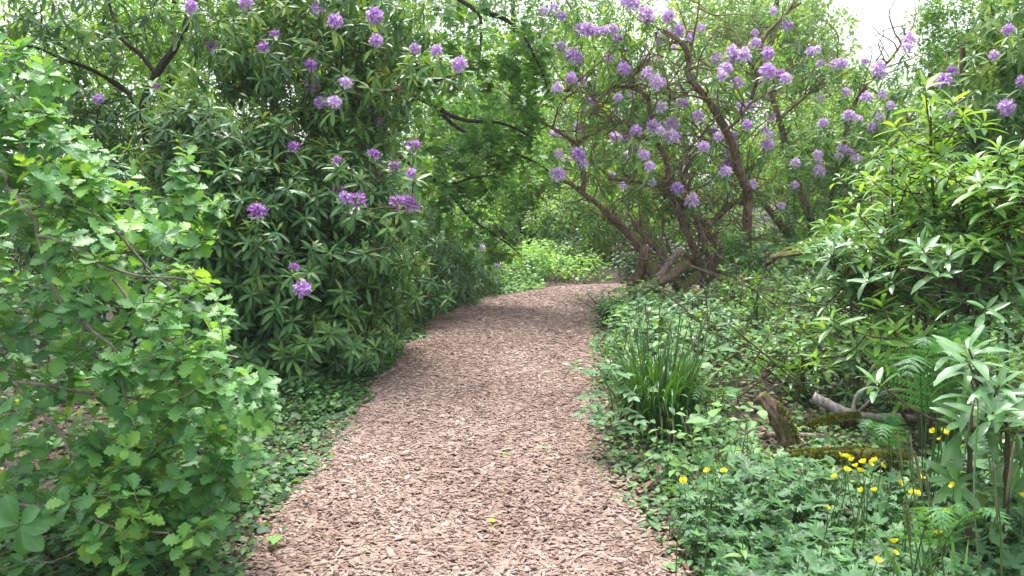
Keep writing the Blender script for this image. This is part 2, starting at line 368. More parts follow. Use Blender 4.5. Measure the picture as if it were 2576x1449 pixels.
M['petal_pale'] = tintmat('pale_petal', [(0, (.5, .3, .64)), (.5, (.7, .5, .84)), (1, (.88, .76, .93))], .55, transl=.35)
TRUSS = [truss_mesh(n, y, i) for i, (n, y) in enumerate(((17, 0), (13, 0), (11, 0), (11, 1), (8, 1)))]
PALE = [truss_mesh(n, 0, 20+i, True) for i, n in enumerate((15, 11, 9))]
def add_trusses(parent, pts, axes, size, young=0.2, pale=0.0):
    for i, (p, a) in enumerate(zip(pts, axes)):
        v = int(rng.integers(3)) if rng.random() > young else 3+int(rng.integers(2))
        o = bpy.data.objects.new('flower_truss', PALE[v] if v < 3 and rng.random() < pale else TRUSS[v]); COL.objects.link(o)
        o.location = Vector(p.tolist()); q = Vector(a.tolist()).to_track_quat('Z', 'Y'); o.rotation_mode = 'QUATERNION'; o.rotation_quaternion = q
        s = size*(rng.uniform(.62, 1.18) if size < .17 or pale else rng.uniform(.85, 1.15))*.5; o.scale = (s, s, s*rng.uniform(.85, 1.05)); attach(o, parent)

def rhododendron(label, base, trunks, blobs, flowers, fY, leafmat_, L=.15, k=9, a0=35, a1=95, tint=.4, tvar=.25, bark=None, group='rhododendrons', shell=.45,
                 tpls=None, fsize=.15, sag=.25, up=.7, young=.2, extra=None, double=.4, rmax=.02, twigmat=None, newtip=.15, name='rhododendron', cat='rhododendron', twig_sides=4, tintz=0, candles=.12, tk=1.0, bare=0, fpale=0.3):
    bark = bark or M['bark']; tpls = tpls or RHO
    t = thing(name, label, cat, base, group)
    nodes = []
    for line, r0, r1, *nm in trunks:
        nodes.append(trunk(t, line, r0*tk, r1*tk, bark, nm[0] if nm else 'trunk'))
    nodes = np.vstack(nodes) if nodes else np.array([base])
    P, D = blob_points(blobs, shell)
    if extra is not None: P = np.vstack([P, extra]); D = np.vstack([D, np.tile([0, -.3, .8], (len(extra), 1))])
    FP = None
    if len(flowers):
        FP = np.array([at(f[0], f[1], (f[2] if len(f) > 2 else fY+rng.uniform(-.5, .4))) for f in flowers])
        fa = unit(np.tile([0, -.55, .8], (len(FP), 1))+rng.normal(0, .25, (len(FP), 3)))
        P = np.vstack([P, FP-fa*fsize*.32]); D = np.vstack([D, fa])
    tw = MB(); E = grow(tw, nodes, P, rmax=rmax, sides=twig_sides); tw.build('branchwork', twigmat or M['twig'], t)
    A = unit(D*.6+E*.5+np.array([0, 0, up])+rng.normal(0, .22, P.shape))
    if FP is not None: A[-len(FP):] = fa
    if bare:                                  # old crooked leafless shoots
        k_ = nodes[rng.integers(len(nodes), size=bare)]; k_ = k_[k_[:, 2] > .5]; m_ = 9; W_ = np.zeros((len(k_), m_, 3)); W_[:, 0] = k_
        dv_ = unit(rng.normal(0, 1, (len(k_), 3))*np.array([1, .5, .5])+np.array([0, -.15, .55]))
        for q_ in range(1, m_):
            dv_ = unit(dv_+rng.normal(0, .32, dv_.shape)); W_[:, q_] = W_[:, q_-1]+dv_*rng.uniform(.06, .16, (len(k_), 1))
        tb_ = MB(); tb_.tubes(W_, rng.uniform(.005, .014, (len(k_), 1))*np.linspace(1, .25, m_)[None], 5, rough=.3); tb_.build('bare_shoots', bark, t)
    mb = MB(); tn = tint+rng.normal(0, tvar*.5, len(P))+tintz*(P[:, 2]-1.5)+.2*np.sin(P[:, 0]*4.2+1.1*P[:, 2])*np.sin(P[:, 2]*4.7+P[:, 1]*2)
    whorls(mb, P, A, k, L, a0, a1, tpls, tn, tvar, sag, newtip=newtip)
    pick = rng.random(len(P)) < double
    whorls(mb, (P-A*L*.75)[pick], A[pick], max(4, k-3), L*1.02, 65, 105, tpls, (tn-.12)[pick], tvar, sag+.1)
    cd_ = rng.random(len(P)) < candles
    whorls(mb, (P+A*.02)[cd_], A[cd_], 4, L*.42, 3, 16, tpls, np.ones(cd_.sum()), .1, 0, spread=.0)
    mb.build('foliage', leafmat_, t)
    if FP is not None: add_trusses(t, FP, fa, fsize, young, fpale)
    return t

# ------------------------------------------------------------------ ground and path (the setting)
CL = np.array([(-.16, -2), (-.16, 0), (-.2, 2), (-.25, 3.14), (-.3, 4.2), (-.24, 5.7), (-.15, 7), (.03, 8.95), (.34, 10.1), (1.05, 11.0), (2.1, 11.3), (3.2, 11.35), (5, 11.5)], float)
CLs = smooth_line(np.c_[CL, np.zeros(len(CL))], 260)[:, :2]
def path_dist(x, y):
    p = np.stack([x, y], -1); out = np.full(x.shape, 99.)
    for i in range(0, len(CLs), 2): out = np.minimum(out, np.hypot(p[..., 0]-CLs[i, 0], p[..., 1]-CLs[i, 1]))
    return out
HW = .8
HWI = lambda y: np.interp(y, [2, 3.1, 4.2, 5, 5.7, 7, 8.9, 10.2, 11.5], [.85, .85, .73, .74, .8, .85, .9, .7, .45])
def gz(x, y):
    x = np.asarray(x, float); y = np.asarray(y, float)
    d = path_dist(x, y); k = np.clip((d-HW)/1.0, 0, 1)
    return k*(.05+.05*np.sin(x*2.1+1)*np.sin(y*1.7)+.03*np.sin(x*5.3)*np.cos(y*4.7))+np.clip((d-2)/6, 0, 1)*.15
def build_ground():
    a = np.concatenate([[-900, -300, -100, -45, -28, -20, -15], np.linspace(-11, 13, 121), [17, 22, 30, 48, 110, 320, 900]])
    b = np.concatenate([[-900, -300, -90, -30, -12, -6], np.linspace(-2, 22, 121), [26, 32, 40, 55, 110, 320, 900]])
    X, Y = np.meshgrid(a, b); Zz = gz(X, Y); v = np.stack([X, Y, Zz], -1).reshape(-1, 3)
    n = len(a); f = [(j*n+i, j*n+i+1, (j+1)*n+i+1, (j+1)*n+i) for j in range(len(b)-1) for i in range(n-1)]
    t = Tpl(v, f); mb = MB(); mb.raw(t.v, t.L, t.Z, np.zeros(len(v)), np.zeros(len(v))); tag(mb.build('ground', M['soil']), None, kind='structure')
    m = len(CLs); T = unit(np.gradient(CLs, axis=0)); Nn = np.stack([T[:, 1], -T[:, 0]], -1); us = np.linspace(-1, 1, 11); v = []
    for i in range(m):
        wl = HWI(CLs[i, 1])*(1+.06*math.sin(i*.31)+.04*math.sin(i*.83+1)); 
        for u in us:
            q = CLs[i]+Nn[i]*u*wl; v.append((q[0], q[1], .012+.03*(1-u*u)-(.03 if abs(u) > .95 else 0)+.004*math.sin(q[0]*9+q[1]*7)))
    n = 11; f = [(j*n+i, j*n+i+1, (j+1)*n+i+1, (j+1)*n+i) for j in range(m-1) for i in range(n-1)]
    t = Tpl(v, f); mb = MB(); mb.raw(t.v, t.L, t.Z, np.zeros(len(v)), np.zeros(len(v))); tag(mb.build('path', M['pathbed']), None, kind='structure')
build_ground()
def wood_chips():
    box = Tpl([(-.5, -.5, 0), (.5, -.5, 0), (.5, .5, 0), (-.5, .5, 0), (-.4, -.42, 1), (.45, -.38, 1), (.4, .45, 1), (-.47, .4, 1)],
              [(4, 5, 6, 7), (0, 1, 5, 4), (1, 2, 6, 5), (2, 3, 7, 6), (3, 0, 4, 7)])
    box2 = Tpl([(-.5, -.1, 0), (.1, -.5, 0), (.5, .2, 0), (-.2, .5, 0), (-.45, -.08, 1), (.1, -.45, 1), (.47, .15, 1), (-.2, .4, 1)], [(4, 5, 6, 7), (0, 1, 5, 4), (1, 2, 6, 5), (2, 3, 7, 6), (3, 0, 4, 7)])
    seg = np.linalg.norm(np.diff(CLs, axis=0), axis=1)
    T = unit(np.gradient(CLs, axis=0)); Nn = np.stack([T[:, 1], -T[:, 0]], -1)
    dens = np.interp(CLs[:-1, 1], [1, 2.4, 2.5, 5, 7, 9, 12], [0, 0, 8200, 7000, 4400, 3000, 2000])*np.where(CLs[:-1, 0] > 3.2, 0, 1)
    cnt = (dens*seg*2*HW*1.1).astype(int); idx = np.repeat(np.arange(len(cnt)), cnt); N = len(idx)
    u = rng.uniform(-1, 1, N); edge = rng.random(N) < .06; u[edge] = np.sign(u[edge])*(.95+np.abs(rng.normal(0, .1, edge.sum())))
    f = rng.random(N)[:, None]; c = CLs[idx]*(1-f)+CLs[idx+1]*f+Nn[idx]*(u*HWI(CLs[idx, 1]))[:, None]
    z = np.where(np.abs(u) < 1, .014+.03*(1-u*u), .012+gz(c[:, 0], c[:, 1])*(np.abs(u) > 1))+np.abs(rng.normal(0, .005, N))
    far = np.interp(c[:, 1], [5, 9, 12], [1, 1.25, 1.5])
    S = np.stack([np.clip(rng.lognormal(math.log(.028), .5, N), .009, .1)*far, np.clip(rng.lognormal(math.log(.0115), .45, N), .004, .035)*far, rng.uniform(.001, .0032, N)], -1)
    az = rng.normal(0, .75, N)+np.where(rng.random(N) < .3, PI/2, 0); d = np.stack([-np.sin(az), np.cos(az), rng.normal(0, .08, N)], -1)
    n = np.stack([rng.normal(0, .11, N), rng.normal(0, .11, N), np.ones(N)], -1)
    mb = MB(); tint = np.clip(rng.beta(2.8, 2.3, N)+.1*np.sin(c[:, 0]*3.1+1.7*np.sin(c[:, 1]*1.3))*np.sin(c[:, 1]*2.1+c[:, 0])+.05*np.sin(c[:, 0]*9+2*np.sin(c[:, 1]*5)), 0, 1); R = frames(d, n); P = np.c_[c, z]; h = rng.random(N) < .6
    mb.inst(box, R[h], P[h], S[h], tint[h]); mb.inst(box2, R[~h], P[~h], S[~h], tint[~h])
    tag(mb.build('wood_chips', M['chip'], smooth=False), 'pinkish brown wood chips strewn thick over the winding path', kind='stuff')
wood_chips()

# ------------------------------------------------------------------ LEFT: oak in front
def in_poly(px, py, poly):
    c = np.zeros(px.shape, bool); n = len(poly)
    for i in range(n):
        (x0, y0), (x1, y1) = poly[i], poly[i-1]
        c ^= ((y0 > py) != (y1 > py)) & (px < (x1-x0)*(py-y0)/(y1-y0+1e-9)+x0)
    return c
def poly_points(poly, n, Y0, Y1):
    poly = np.array(poly, float); lo = poly.min(0); hi = poly.max(0); out = []
    q = rng.uniform(lo, hi, (n*4, 2)); q = q[in_poly(q[:, 0], q[:, 1], poly)][:n]
    Y = rng.uniform(Y0, Y1, len(q))
    P = np.array([at(a, b, c) for (a, b), c in zip(q, Y)])
    return P[P[:, 2] > .04]
def oak():
    base = on_ground(-420, 1230); base[2] = 0
    t = thing('oak_tree', 'young oak with bright green lobed leaves leaning in over the near left verge', 'tree', base)
    root = base
    tr = trunk(t, [root, at(-400, 900, 3.5), at(-330, 500, 3.4), at(-300, 100, 3.5), at(-330, -500, 3.7)], .09, .05, M['oakbark'])
    B = [[at(-330, 500, 3.4), (-120, 330, 3.3), (0, 320, 3.2), (90, 420, 3.1), (170, 480, 3.05), (240, 540, 3.0), (300, 590, 3.0), (365, 665, 2.95), (450, 740, 2.95), (530, 790, 2.95)],
         [at(-330, 480, 3.4), (-150, 400, 3.0), (0, 430, 2.8), (20, 470, 2.8), (60, 520, 2.75), (90, 560, 2.75), (94, 592, 2.75), (130, 600, 2.7), (210, 640, 2.7), (290, 710, 2.7), (350, 790, 2.7), (450, 868, 2.75), (600, 900, 2.8)],
         [(94, 592, 2.75), (115, 660, 2.7), (160, 770, 2.65), (230, 830, 2.6), (290, 880, 2.6), (303, 930, 2.6), (312, 990, 2.6), (340, 1075, 2.55)],
         [at(-400, 900, 3.5), (-150, 880, 3.0), (0, 930, 2.7), (35, 960, 2.65), (90, 1025, 2.6), (150, 1085, 2.6), (180, 1150, 2.6)],
         [(35, 960, 2.65), (130, 970, 2.7), (200, 985, 2.75), (330, 1000, 2.9), (480, 1010, 3.0), (600, 1010, 3.1)],
         [at(-400, 1000, 3.5), (-100, 1080, 3.1), (80, 1085, 3.0), (250, 1100, 3.0), (420, 1095, 3.1), (560, 1080, 3.2)],
         [at(-420, 1150, 3.3), (-100, 1230, 2.7), (60, 1270, 2.6), (150, 1275, 2.6), (300, 1330, 2.5), (420, 1340, 2.5)],
         [at(-330, 480, 3.4), (-150, 260, 3.2), (0, 220, 3.1), (90, 200, 3.1), (150, 170, 3.1)],
         [(300, 590, 3.0), (380, 560, 3.05), (450, 500, 3.1), (470, 440, 3.15), (485, 410, 3.15)],
         [(210, 640, 2.7), (330, 690, 2.8), (450, 700, 2.9), (540, 720, 3.0)]]
    nodes = []
    for b in B:
        line = np.array([x if isinstance(x, np.ndarray) else at(*x) for x in b])
        thick = .009 if len(nodes) in (0, 1) else .006
        nodes.append(trunk(t, line, thick, .004, M['oakbark'], 'branch', 6, rough=.3))
    nodes = np.vstack(nodes)
    P = np.vstack([
        poly_points([(-80, 260), (130, 265), (300, 400), (420, 540), (540, 640), (575, 760), (560, 860), (650, 950), (672, 1060), (640, 1190), (560, 1300), (520, 1449), (-80, 1500)], 560, 2.5, 3.8),
        poly_points([(300, 850), (560, 850), (665, 960), (665, 1080), (600, 1250), (420, 1300), (250, 1150)], 115, 2.5, 3.2),
        poly_points([(180, 1150), (560, 1180), (540, 1390), (300, 1420), (150, 1330)], 80, 2.4, 2.9),
        poly_points([(-60, 90), (90, 85), (160, 190), (130, 300), (-60, 320)], 40, 2.8, 3.3),
        poly_points([(430, 380), (520, 380), (560, 480), (545, 640), (480, 620), (420, 470)], 20, 3.0, 3.15),
        poly_points([(-60, 300), (120, 290), (330, 450), (420, 560), (300, 600), (-60, 600)], 100, 2.8, 3.4)])
    tw = MB(); E = grow(tw, nodes, P, rmax=.006, per=.006, rend=.0014, sides=5, upturn=.2); tw.build('branchwork', M['oakbark'], t)
    A = unit(E*.7+np.array([.1, -.2, 1.1])+rng.normal(0, .25, P.shape))
    mb = MB(); tn = .42+rng.normal(0, .2, len(P))+.35*(rng.random(len(P)) < .18)
    whorls(mb, P, A, 6, .078, 50, 88, OAK, tn, .26, .1, spread=.03, newtip=.12)
    pick = rng.random(len(P)) < .35
    whorls(mb, (P-E*.07)[pick], A[pick], 3, .075, 70, 100, OAK, tn[pick]-.1, .15, .15)
    mb.build('foliage', M['oak'], t)
oak()
# a few withered oak leaves caught on the twigs belong to the litter below; horse chestnut seedling
def chestnut():
    b = on_ground(-60, 1400); b = at(-30, 1500, 2.35); b[2] = 0
    t = thing('horse_chestnut_seedling', 'horse chestnut seedling with big rounded fingered leaflets low at the oak foot', 'seedling', b)
    c = at(48, 1322, 2.3)
    trunk(t, [b, b*.4+c*.6+np.array([-.05, 0, .1]), c], .006, .003, M['stem'], 'stem', 6)
    lt = leaf_tpl(.27, lambda s: obov(s)*(1-.07*(int(s*20) % 2)), 20, .3, .3, 0, .05); ls = leaf_tpl(.27, lambda s: obov(s)*(1-.07*(int(s*20) % 2)), 20, .22, .45, .15, .05)
    for ctr, angs, ln in ((c, [100, 50, 5, -40, -80, 150], .105), (at(-25, 1300, 2.32), [120, 70, 20, -30, -75], .1)):
        for i, a in enumerate(angs):
            r = math.radians(a); d = np.array([[math.cos(r), -.35, math.sin(r)*.9]]); mb = MB()
            mb.inst(lt if i % 2 else ls, frames(d, np.array([[.1, -.8, .6]])), ctr[None], np.array([ln*(1-.08*(i % 3))]), np.array([.2+.12*(i % 2)])); mb.build('leaflet', M['oak'], t)
        if ctr is not c: trunk(t, [b, ctr*.6+b*.4, ctr], .005, .003, M['stem'], 'stem', 6)
chestnut()

# ------------------------------------------------------------------ LEFT: rhododendrons
gp = lambda px, py: on_ground(px, py)
FL_LEFT = [(848, 405), (848, 487), (868, 497), (900, 505), (648, 536, 5.35), (740, 675, 5.25), (760, 727, 5.2), (940, 390), (1040, 370), (993, 420), (1035, 437), (1002, 512), (1033, 515), (740, 372)]
b2 = gp(640, 960)
rhododendron('broad glossy rhododendron dome with mauve trusses, its skirt touching the left path edge', b2,
    [([b2, at(650, 700, 6.4), at(700, 450, 6.5), at(740, 280, 6.6)], .05, .02), ([b2, at(760, 740, 6.3), at(880, 560, 6.5), at(960, 420, 6.8)], .05, .02), ([b2, at(520, 700, 6.3), at(440, 500, 6.4), at(420, 360, 6.5)], .05, .02)],
    [(700, 620, 6.4, 260, 330, .95, 640), (560, 470, 6.3, 190, 230, .8, 400), (860, 580, 6.6, 190, 260, .8, 390), (760, 860, 6.0, 210, 130, .6, 200), (600, 760, 5.9, 170, 230, .5, 170), (920, 760, 7.0, 130, 110, .6, 120), (480, 330, 6.4, 110, 100, .5, 70)],
    FL_LEFT, 5.75, M['rhodo'], L=.145, k=11, a0=40, a1=100, tint=.36, tvar=.28, shell=.6, fsize=.128, newtip=.2, young=.45, candles=.4, group='rhododendrons left of the path')
b3 = gp(700, 850)
FL_UP = [(481, 17), (620, 10), (692, 88), (843, 55), (782, 165), (780, 215), (805, 258), (842, 258), (942, 40), (945, 103), (868, 210), (923, 273), (953, 306), (665, 120), (1043, 122, 6.2), (1098, 128, 6.2), (1155, 163, 6.2), (533, 120), (800, 20)]
rhododendron('tall rhododendron with drooping leaves and mauve trusses hanging over the glossy dome', b3,
    [([b3, at(760, 620, 7.6), at(830, 300, 7.4), at(850, 100, 7.2), at(800, -150, 7.2)], .06, .02), ([at(760, 620, 7.6), at(700, 300, 7.5), at(640, 60, 7.4), at(600, -150, 7.4)], .05, .02),
     ([at(830, 290, 7.0), at(900, 245, 6.6), at(1000, 225, 6.4), at(1100, 200, 6.3), at(1160, 185, 6.25)], .016, .007, 'branch')],
    [(780, 130, 7.0, 250, 200, .8, 300), (900, 260, 6.9, 170, 120, .6, 150), (660, 60, 7.1, 190, 140, .7, 110), (1080, 190, 6.4, 120, 50, .3, 26), (580, 160, 7.1, 120, 110, .6, 50), (950, 60, 7.1, 130, 120, .6, 80), (720, -160, 7.3, 360, 160, .9, 60)],
    FL_UP, 6.35, M['rhodo'], L=.15, k=9, a0=50, a1=125, tint=.5, tvar=.3, sag=.45, shell=.35, fsize=.14, young=.25, group='rhododendrons left of the path')
b1 = gp(330, 880)
rhododendron('dark rhododendron with a black forked trunk in the shade behind the oak', b1,
    [([b1, at(375, 480, 7.6), at(370, 330, 7.5), at(352, 290, 7.5), at(395, 185, 7.5), at(445, 112, 7.5), at(475, 30, 7.5), at(480, -120, 7.6)], .085, .035),
     ([at(393, 188, 7.5), at(355, 140, 7.5), at(305, 95, 7.5), at(280, 30, 7.6), at(250, -100, 7.7)], .04, .02, 'branch'),
     ([at(330, 240, 7.7), at(240, 180, 7.6), at(160, 150, 7.6), at(90, 120, 7.6), at(0, 110, 7.6)], .045, .018, 'branch'),
     ([at(352, 290, 7.5), at(310, 220, 7.6), at(250, 185, 7.6)], .03, .016, 'branch')],
    [(150, 60, 7.5, 240, 130, .9, 130), (420, 30, 8.1, 230, 120, .6, 60), (120, 250, 7.6, 190, 130, .8, 100), (330, 330, 7.9, 200, 110, .7, 120), (280, 480, 7.6, 260, 150, .8, 240), (300, 650, 7.4, 330, 170, .9, 260), (150, -150, 7.8, 400, 130, 1.0, 60)],
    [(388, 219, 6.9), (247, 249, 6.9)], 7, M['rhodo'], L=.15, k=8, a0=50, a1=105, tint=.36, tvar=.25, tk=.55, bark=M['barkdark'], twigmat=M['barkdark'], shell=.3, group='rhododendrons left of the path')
b4 = gp(1010, 800)
rhododendron('low dark rhododendron bank running beside the far left path edge', b4,
    [([b4, at(1000, 700, 9), at(980, 600, 9.2)], .04, .02), ([gp(1120, 740), at(1130, 660, 10.5), at(1120, 560, 10.7)], .04, .02)],
    [(1010, 700, 8.6, 150, 120, .8, 300), (1110, 690, 9.9, 110, 100, .8, 260), (1180, 680, 11, 90, 70, .8, 180), (960, 600, 9, 150, 120, .8, 190), (1080, 600, 10.4, 130, 120, .9, 190), (930, 800, 7.7, 120, 70, .5, 130)],
    [(1212, 625, 10.8), (1250, 668, 10.8)], 10, M['rhodo'], L=.13, k=8, tint=.3, tvar=.25, shell=.55, tpls=RHO_LO, group='rhododendrons left of the path')

# ------------------------------------------------------------------ CENTRE: sycamore overhanging the bend
def sycamore():
    b = gp(930, 745)
    t = thing('sycamore_tree', 'sycamore with dark drooping boughs overhanging the bend in the path', 'tree', b)
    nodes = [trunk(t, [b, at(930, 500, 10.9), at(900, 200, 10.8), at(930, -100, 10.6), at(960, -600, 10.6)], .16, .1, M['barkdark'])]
    for ln, r in (([(925, 330, 10.8), (1000, 390, 10.2), (1060, 430, 9.9), (1120, 465, 9.7), (1180, 450, 9.5), (1240, 440, 9.4)], .032), ([(910, 200, 10.8), (1060, 250, 10.1), (1150, 320, 9.8), (1240, 370, 9.6), (1330, 400, 9.5), (1380, 430, 9.5)], .03),
                  ([(1060, 250, 10.1), (1160, 300, 9.6), (1260, 310, 9.4), (1350, 350, 9.3)], .03), ([(925, -60, 10.6), (1050, -40, 10), (1190, 20, 9.6), (1210, 90, 9.5), (1200, 200, 9.4)], .032),
                  ([(1190, 20, 9.6), (1290, 60, 9.4), (1350, 150, 9.2), (1380, 230, 9.2)], .03), ([(1120, 465, 9.7), (1160, 520, 9.6), (1200, 560, 9.5), (1260, 600, 9.5), (1310, 640, 9.5)], .025), ([(925, -300, 10.6), (1100, -200, 10), (1300, -120, 9.6), (1400, -60, 9.4)], .035)):
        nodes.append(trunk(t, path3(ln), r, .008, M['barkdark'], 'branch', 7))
    nodes = np.vstack(nodes)
    P, D = blob_points([(1230, 110, 9.5, 170, 120, .6, 110), (1180, 270, 9.7, 170, 110, .5, 85), (1240, 385, 9.5, 150, 70, .4, 95), (1160, 500, 9.6, 130, 110, .4, 70), (1250, 590, 9.5, 70, 60, .3, 30), (1340, 190, 9.3, 70, 120, .4, 60), (1050, 60, 10, 150, 150, .6, 60), (1060, 400, 10, 110, 150, .5, 60), (1250, -150, 9.6, 260, 100, .8, 60)], .3)
    # the opening to the bright clearing behind stays thin
    u = 1288+2022*P[:, 0]/P[:, 1]; keep = ~((np.abs(u-1165) < 45) & (np.abs(P[:, 2]-at(1165, 235, 9.5)[2]) < .35)); P = P[keep]
    tw = MB(); E = grow(tw, nodes, P, rmax=.016, per=.01, rend=.002, upturn=-.15); tw.build('branchwork', M['barkdark'], t)
    A = unit(E*.4+np.array([.1, -.2, .8])+rng.normal(0, .3, P.shape)); mb = MB(); tn = .72+rng.normal(0, .2, len(P))
    whorls(mb, P, A, 8, .125, 55, 110, SYC, tn, .3, .2, spread=.16)
    mb.build('crown', M['sycamore'], t)
sycamore()

# ------------------------------------------------------------------ RIGHT: old rhododendron with bare trunks
TB = gp(1745, 752)
T_R = [([(1775, 735, 10.1), (1768, 700, 10.1), (1757, 655, 10.05), (1738, 608, 10), (1722, 574, 10), (1706, 532, 9.9), (1692, 500, 9.9), (1685, 470, 9.85), (1680, 437, 9.8), (1676, 405, 9.8), (1654, 363, 9.8), (1618, 343, 9.7), (1586, 318, 9.7), (1566, 301, 9.7)], .085, .03),
       ([(1654, 363, 9.8), (1644, 324, 9.75), (1634, 275, 9.7), (1628, 246, 9.7), (1599, 224, 9.6), (1560, 218, 9.5), (1534, 224, 9.5), (1501, 240, 9.5), (1456, 230, 9.4), (1417, 229, 9.4)], .05, .016, 'branch'),
       ([(1586, 222, 9.6), (1592, 194, 9.6), (1610, 170, 9.6), (1640, 120, 9.7)], .03, .01, 'branch'),
       ([(1534, 224, 9.5), (1505, 255, 9.4), (1480, 300, 9.4)], .025, .01, 'branch'),
       ([(1815, 740, 10.3), (1803, 678, 10.3), (1806, 632, 10.3), (1792, 599, 10.2), (1773, 567, 10.2), (1745, 537, 10.1), (1711, 509, 10.1), (1660, 470, 10.1), (1600, 455, 10.1), (1530, 450, 10)], .1, .025),
       ([(1790, 700, 9.9), (1778, 630, 9.9), (1762, 581, 9.9), (1743, 532, 9.8), (1727, 493, 9.8), (1725, 470, 9.8), (1712, 430, 9.7), (1730, 380, 9.7)], .045, .02),
       ([(1890, 735, 10.4), (1880, 660, 10.4), (1880, 592, 10.3), (1882, 539, 10.2), (1884, 500, 10.2), (1877, 467, 10.1), (1858, 421, 10), (1848, 373, 9.9), (1825, 324, 9.8), (1806, 292, 9.7), (1780, 250, 9.6), (1744, 207, 9.5), (1731, 181, 9.5), (1735, 146, 9.5), (1719, 113, 9.4), (1693, 91, 9.4), (1670, 75, 9.4)], .095, .03),
       ([(1735, 146, 9.5), (1745, 90, 9.5), (1755, 40, 9.5), (1765, -60, 9.5)], .02, .01, 'branch'),
       ([(1720, 745, 9.6), (1700, 710, 9.7), (1657, 678, 9.8), (1620, 640, 9.8), (1592, 599, 9.8), (1560, 569, 9.8), (1537, 546, 9.7), (1502, 512, 9.7), (1465, 486, 9.6), (1443, 468, 9.6), (1417, 453, 9.6)], .085, .025),
       ([(1465, 486, 9.6), (1470, 440, 9.6), (1458, 379, 9.6), (1440, 353, 9.5), (1391, 323, 9.4), (1362, 305, 9.4), (1343, 279, 9.4), (1321, 253, 9.4)], .04, .012, 'branch'),
       ([(1792, 558, 10.3), (1824, 527, 10.3), (1854, 507, 10.3), (1880, 515, 10.3)], .05, .05, 'branch'),
       ([(1715, 444, 9.9), (1761, 376, 9.7), (1809, 340, 9.6), (1858, 301, 9.5), (1890, 259, 9.5), (1942, 230, 9.5), (1990, 190, 9.5)], .03, .012, 'branch'),
       ([(1780, 250, 9.6), (1730, 240, 9.5), (1690, 250, 9.5), (1640, 275, 9.5)], .018, .008, 'branch'),
       ([(1890, 250, 9.9), (1905, 185, 9.8), (1871, 143, 9.7), (1865, 110, 9.7)], .03, .012, 'branch'),
       ([(1600, 735, 9.7), (1588, 720, 9.7), (1606, 690, 9.65), (1618, 655, 9.6), (1625, 620, 9.6)], .1, .085, 'trunk'),
       ([(1664, 772, 9.5), (1655, 735, 9.5), (1646, 696, 9.5), (1634, 655, 9.5)], .07, .075, 'trunk'),
       ([(1678, 668, 9.9), (1653, 627, 9.9), (1623, 599, 9.9), (1600, 560, 9.9)], .07, .045, 'trunk'),
       ([(1713, 692, 10.0), (1692, 646, 10), (1676, 606, 10)], .04, .02, 'trunk'),
       ([(1706, 775, 9.5), (1710, 745, 9.6), (1722, 724, 9.7), (1757, 690, 9.9)], .085, .085, 'trunk'),
       ([(1720, 640, 10.2), (1760, 680, 10.2), (1775, 730, 10.2)], .07, .1, 'trunk')]
FL_R = [(1366, 28), (1414, 40), (1394, 20), (1460, 73), (1478, 76), (1500, 80), (1520, 78), (1540, 75), (1555, 100), (1530, 147), (1455, 148), (1440, 140), (1438, 198), (1400, 223), (1488, 250), (1555, 245), (1570, 175), (1630, 185), (1650, 205), (1668, 212), (1570, 5), (1590, 8), (1625, 35), (1632, 50), (1665, 270), (1700, 77), (1710, 260), (1690, 310), (1645, 320), (1405, 388), (1455, 390), (1466, 413), (1403, 440), (1580, 350), (1620, 390), (1633, 420), (1640, 460), (1705, 475), (1680, 40), (1610, 200),
        (1737, 95), (1762, 72), (1840, 130), (1855, 140), (1870, 140), (1825, 175), (1855, 208), (1900, 110), (1930, 135), (1945, 28), (1930, 180), (1960, 190), (1975, 197), (1755, 293), (1723, 260), (1880, 315), (1770, 370), (1805, 345), (1885, 268), (1862, 268), (1825, 433), (1740, 505), (1815, 190), (1838, 155), (1662, 330), (1690, 345), (1600, 330)]
FL_R += [(float(rng.uniform(1395, 1930)), float(rng.uniform(60, 470)), float(rng.uniform(10.1, 10.9))) for _ in range(36)]
rhododendron('old rhododendron with bare twisted brown trunks and many mauve trusses, right of the bend', TB, [(path3(l), a, b, *n) for l, a, b, *n in T_R],
    [(1520, 90, 9.9, 170, 110, .6, 85), (1480, 240, 9.9, 120, 110, .6, 50), (1660, 110, 10.2, 160, 140, .6, 42), (1840, 190, 10.3, 120, 120, .6, 60), (1560, 400, 10.4, 180, 90, .5, 80), (1780, 330, 10.4, 120, 110, .5, 40), (1630, 540, 10.3, 150, 80, .4, 70), (1690, 480, 10.3, 120, 60, .3, 40), (1850, 440, 10.6, 130, 110, .5, 75), (1500, 560, 9.9, 70, 70, .4, 40), (1840, 610, 9.6, 60, 50, .3, 22), (1650, -80, 9.9, 330, 80, .8, 50)],
    FL_R, 9.3, M['rhodo_sun'], L=.15, k=9, a0=45, a1=115, tint=.5, tvar=.4, shell=.3, sag=.4, fsize=.185, double=.3, tk=.72, bare=340, fpale=.7, young=.05, rmax=.02, tpls=RHO_LO, group='rhododendrons right of the path', tintz=.07)
def log_thing(name, label, line, r0, r1, mat, cat='log', n=24, rough=.4, sides=12, wob=.0, stubs=(), group=None):
    P = smooth_line(line, n); b = P[0].copy(); t = thing(name, label, cat, b, group)
    trunk(t, line, r0, r1, mat, 'trunk', sides, n, rough, wob)
    for s in stubs: trunk(t, s[0], s[1], s[2], mat, 'branch', 7, 10, .3)
    return t
log_thing('dead_branch', 'pale broken branch propped across the base of the bare brown trunks', path3([(1713, 627, 9.45), (1690, 655, 9.45), (1669, 683, 9.45), (1655, 700, 9.45)]), .042, .05, M['deadwood'], 'branch', 10)
log_thing('fallen_log', 'dark rotten trunk lying low among the feet of the bare brown trunks', path3([(1581, 742, 9.4), (1634, 720, 9.4), (1690, 690, 9.5), (1730, 660, 9.8)]), .075, .05, M['bark'], 'log', 12)

